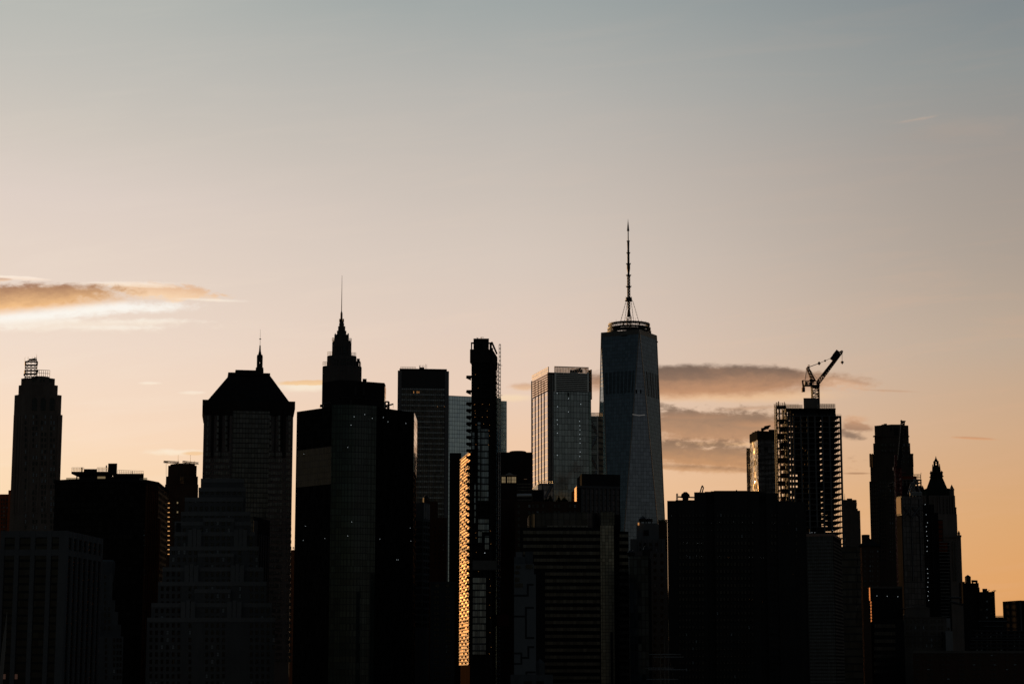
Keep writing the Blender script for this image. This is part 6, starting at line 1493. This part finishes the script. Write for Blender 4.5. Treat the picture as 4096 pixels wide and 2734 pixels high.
for k, y in enumerate((1042,1082,1112,1135,1170,1210,1250)):
    wb = MB(); wb.fbox(F, 'J', 975 if k < 2 else 940, y-3, 1490, y+3, .02, 1.2); wb.build('balcony_edge', M['blueg'], r)
windows(r, F, 'J', [1010,1055,1110,1145,1205,1250,1310,1380,1430], [1062,1098,1152,1190,1230], 20, 14, .2, mid=False)
f = foot('J', 375, 1500, 1248, 1000, 40, .03); r = bld('low_wide_brick_block', 'long low brown brick block with paired windows along the bottom right of the photo', f); F = Face(f[0], f[1]); z = F.hit('J', 700, 1244)[1]
b = MB(); b.prism(f, 0, z); b.build('wall', M['brown'], r); b = MB(); b.box(F, -.2, F.L+.2, z-.9, z+.3, .02, .4); b.build('coping', M['grey'], r)
windows(r, F, 'J', [420,528,560,670,725,840,870,980,1035,1155,1185,1305,1385], rng(1282, 1560, 47), 30, 16, .12, .003, mid=False)
f = foot('J', 280, 705, 905, 1080, 45, .02); r = bld('pediment_brick_block', 'brown grey block with a pedimented attic and paired windows, left of the pale blank wall', f); F = Face(f[0], f[1]); z = F.hit('J', 450, 905)[1]
b = MB(); b.prism(f, 0, z); g = foot('J', 305, 540, 820, 1088, 20); zz_ = zat('J', 400, 818, 1088); b.prism(g, z-1, zz_); gg = Face(g[0], g[1])
zt = zat('J', 450, 782, 1088); vs = [gg.w(-.5,zz_,.3),gg.w(gg.L+.5,zz_,.3),gg.w(gg.L*.62,zt,.3),gg.w(-.5,zz_,-20),gg.w(gg.L+.5,zz_,-20),gg.w(gg.L*.62,zt,-20)]; b.add(vs, [[0,1,2],[5,4,3],[0,2,5,3],[1,4,5,2]]); b.build('wall', M['grey'], r)
windows(r, F, 'J', [320,355,400,430,480,510,560,590,635,665], [948,1010,1065,1130,1188], 18, 32, .08); b = MB()
for y in (905,1088,1150): b.fbox(F, 'J', 278, y, 706, y+6, .02, .6)
each(b, 'cornice', M['grey'], r)
f = foot('J', 622, 745, 918, 1086, 25); f2 = foot('J', 696, 768, 1045, 1074, 30); r = bld('pale_blank_wall_block', 'pale blank walled little block with two small dark windows, lower right', f); F = Face(f[0], f[1])
b = MB(); b.prism(f, 0, zat('J', 700, 916, 1086)); b.prism(f2, 0, zat('J', 720, 1045, 1074)); b.build('wall', M['pale'], r); windows(r, F, 'J', [658,702,728], [1022], 18, 26, 0)
r, F, z, f = simple('dark_cornice_block', 'black office block with dim ribbed windows left of the pedimented block', 'J', -10, 285, 935, 1050, 50, 0, M['slate'])
b = MB()
for k in range(7): b.fbox(F, 'J', -8, 975+k*75, 200, 1010+k*75, .02, .25)
b.build('ribbed_window', glass('ribbed_glass', (0.05,0.048,0.045), .35, .15, .5, .02, .9, 9, .35, 0), r)
f = foot('H2', 620, 862, 838, 1110, 40); r = bld('amber_edge_block', 'low black block with an amber glowing left corner and small roof lamps', f); F = Face(f[0], f[1]); z = F.hit('H2', 740, 836)[1]
b = MB(); b.prism(f, 0, z); b.build('wall', M['slate'], r); b = MB(); b.box(F, 0, F.L, z-.9, z+.2, .02, .35); b.build('roof_rim', M['grey'], r)
lamps(r, [(671,905),(748,908),(828,911)], F, 'H2', .3, 'wlamp', .6)
fe = Face(f[0]+Vector((-.3, 1.3)), f[0]+Vector((.1, 0))); b = MB(); z1 = F.hit('H2', 625, 940)[1]; b.box(fe, .1, fe.L, z1, z-.5, -.6, .1); LQ = metal('lit_edge_orange', (0.55,0.20,0.06), .6, .3)  # added strips, turned to the sun and coloured orange as a lit edge
b.build('painted_lit_edge', LQ, r); b = MB(); z2 = F.hit('H2', 630, 1100)[1]
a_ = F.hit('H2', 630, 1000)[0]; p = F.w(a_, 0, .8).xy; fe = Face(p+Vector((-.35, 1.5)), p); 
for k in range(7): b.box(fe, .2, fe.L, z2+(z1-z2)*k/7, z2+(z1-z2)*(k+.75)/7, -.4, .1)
b.build('painted_lit_edge', LQ, r)

# masts of a moored ship at the bottom
Ys = 700; q = lambda x, y, d=0.0: W('E3', x, y, Ys+d)
c = q(1320, 1560); r = thing('sailing_ship', 'dim tall ship whose masts and crossed pale yards show at the bottom right of centre', 'ship', c.x, Ys, -2)
b = MB(); L = 26; hullp = [(-L,0),(-L+4,-4),(0,-5),(L-8,-4),(L,0),(L-8,4),(0,5),(-L+4,4)]
lo = [Vector((c.x+a_*.92, Ys+e_*.7)) for a_, e_ in hullp]; hi = [Vector((c.x+a_, Ys+e_)) for a_, e_ in hullp]; b.prism(lo, -3.5, 3.0, top=hi); b.build('hull', M['slate'], r)
for x, y0 in ((1283,1290),(1315,1190),(1345,1205)):
    a_ = q(x, y0, (x-1315)*.35); b = MB(); b.tube((a_.x,a_.y,2), (a_.x,a_.y,a_.z*.7), .42, .34, 8); b.tube((a_.x,a_.y,a_.z*.7), a_, .26, .08, 6); b.build('mast', M['grey'], r)
for x0, x1, y, d in ((1190,1450,1330,0),(1225,1470,1352,10),(1165,1392,1440,-8),(1185,1500,1453,0),(1170,1425,1530,-8)):
    b = MB(); b.tube(q(x0,y,d), q((x0+x1)/2,y,d), .10, .2, 6); b.tube(q((x0+x1)/2,y,d), q(x1,y,d), .2, .10, 6); b.build('yard', M['pale'], r)
b = MB()
for x in (1283,1315,1345):
    for s in (-1,1): b.tube(q(x,1330,(x-1315)*.35), Vector((c.x+(x-1315)*.1+s*9, Ys, 4)), .05, None, 4)
b.build('rigging', M['dark'], r)
for o in bpy.data.objects:
    if 'o' in o: del o['o']
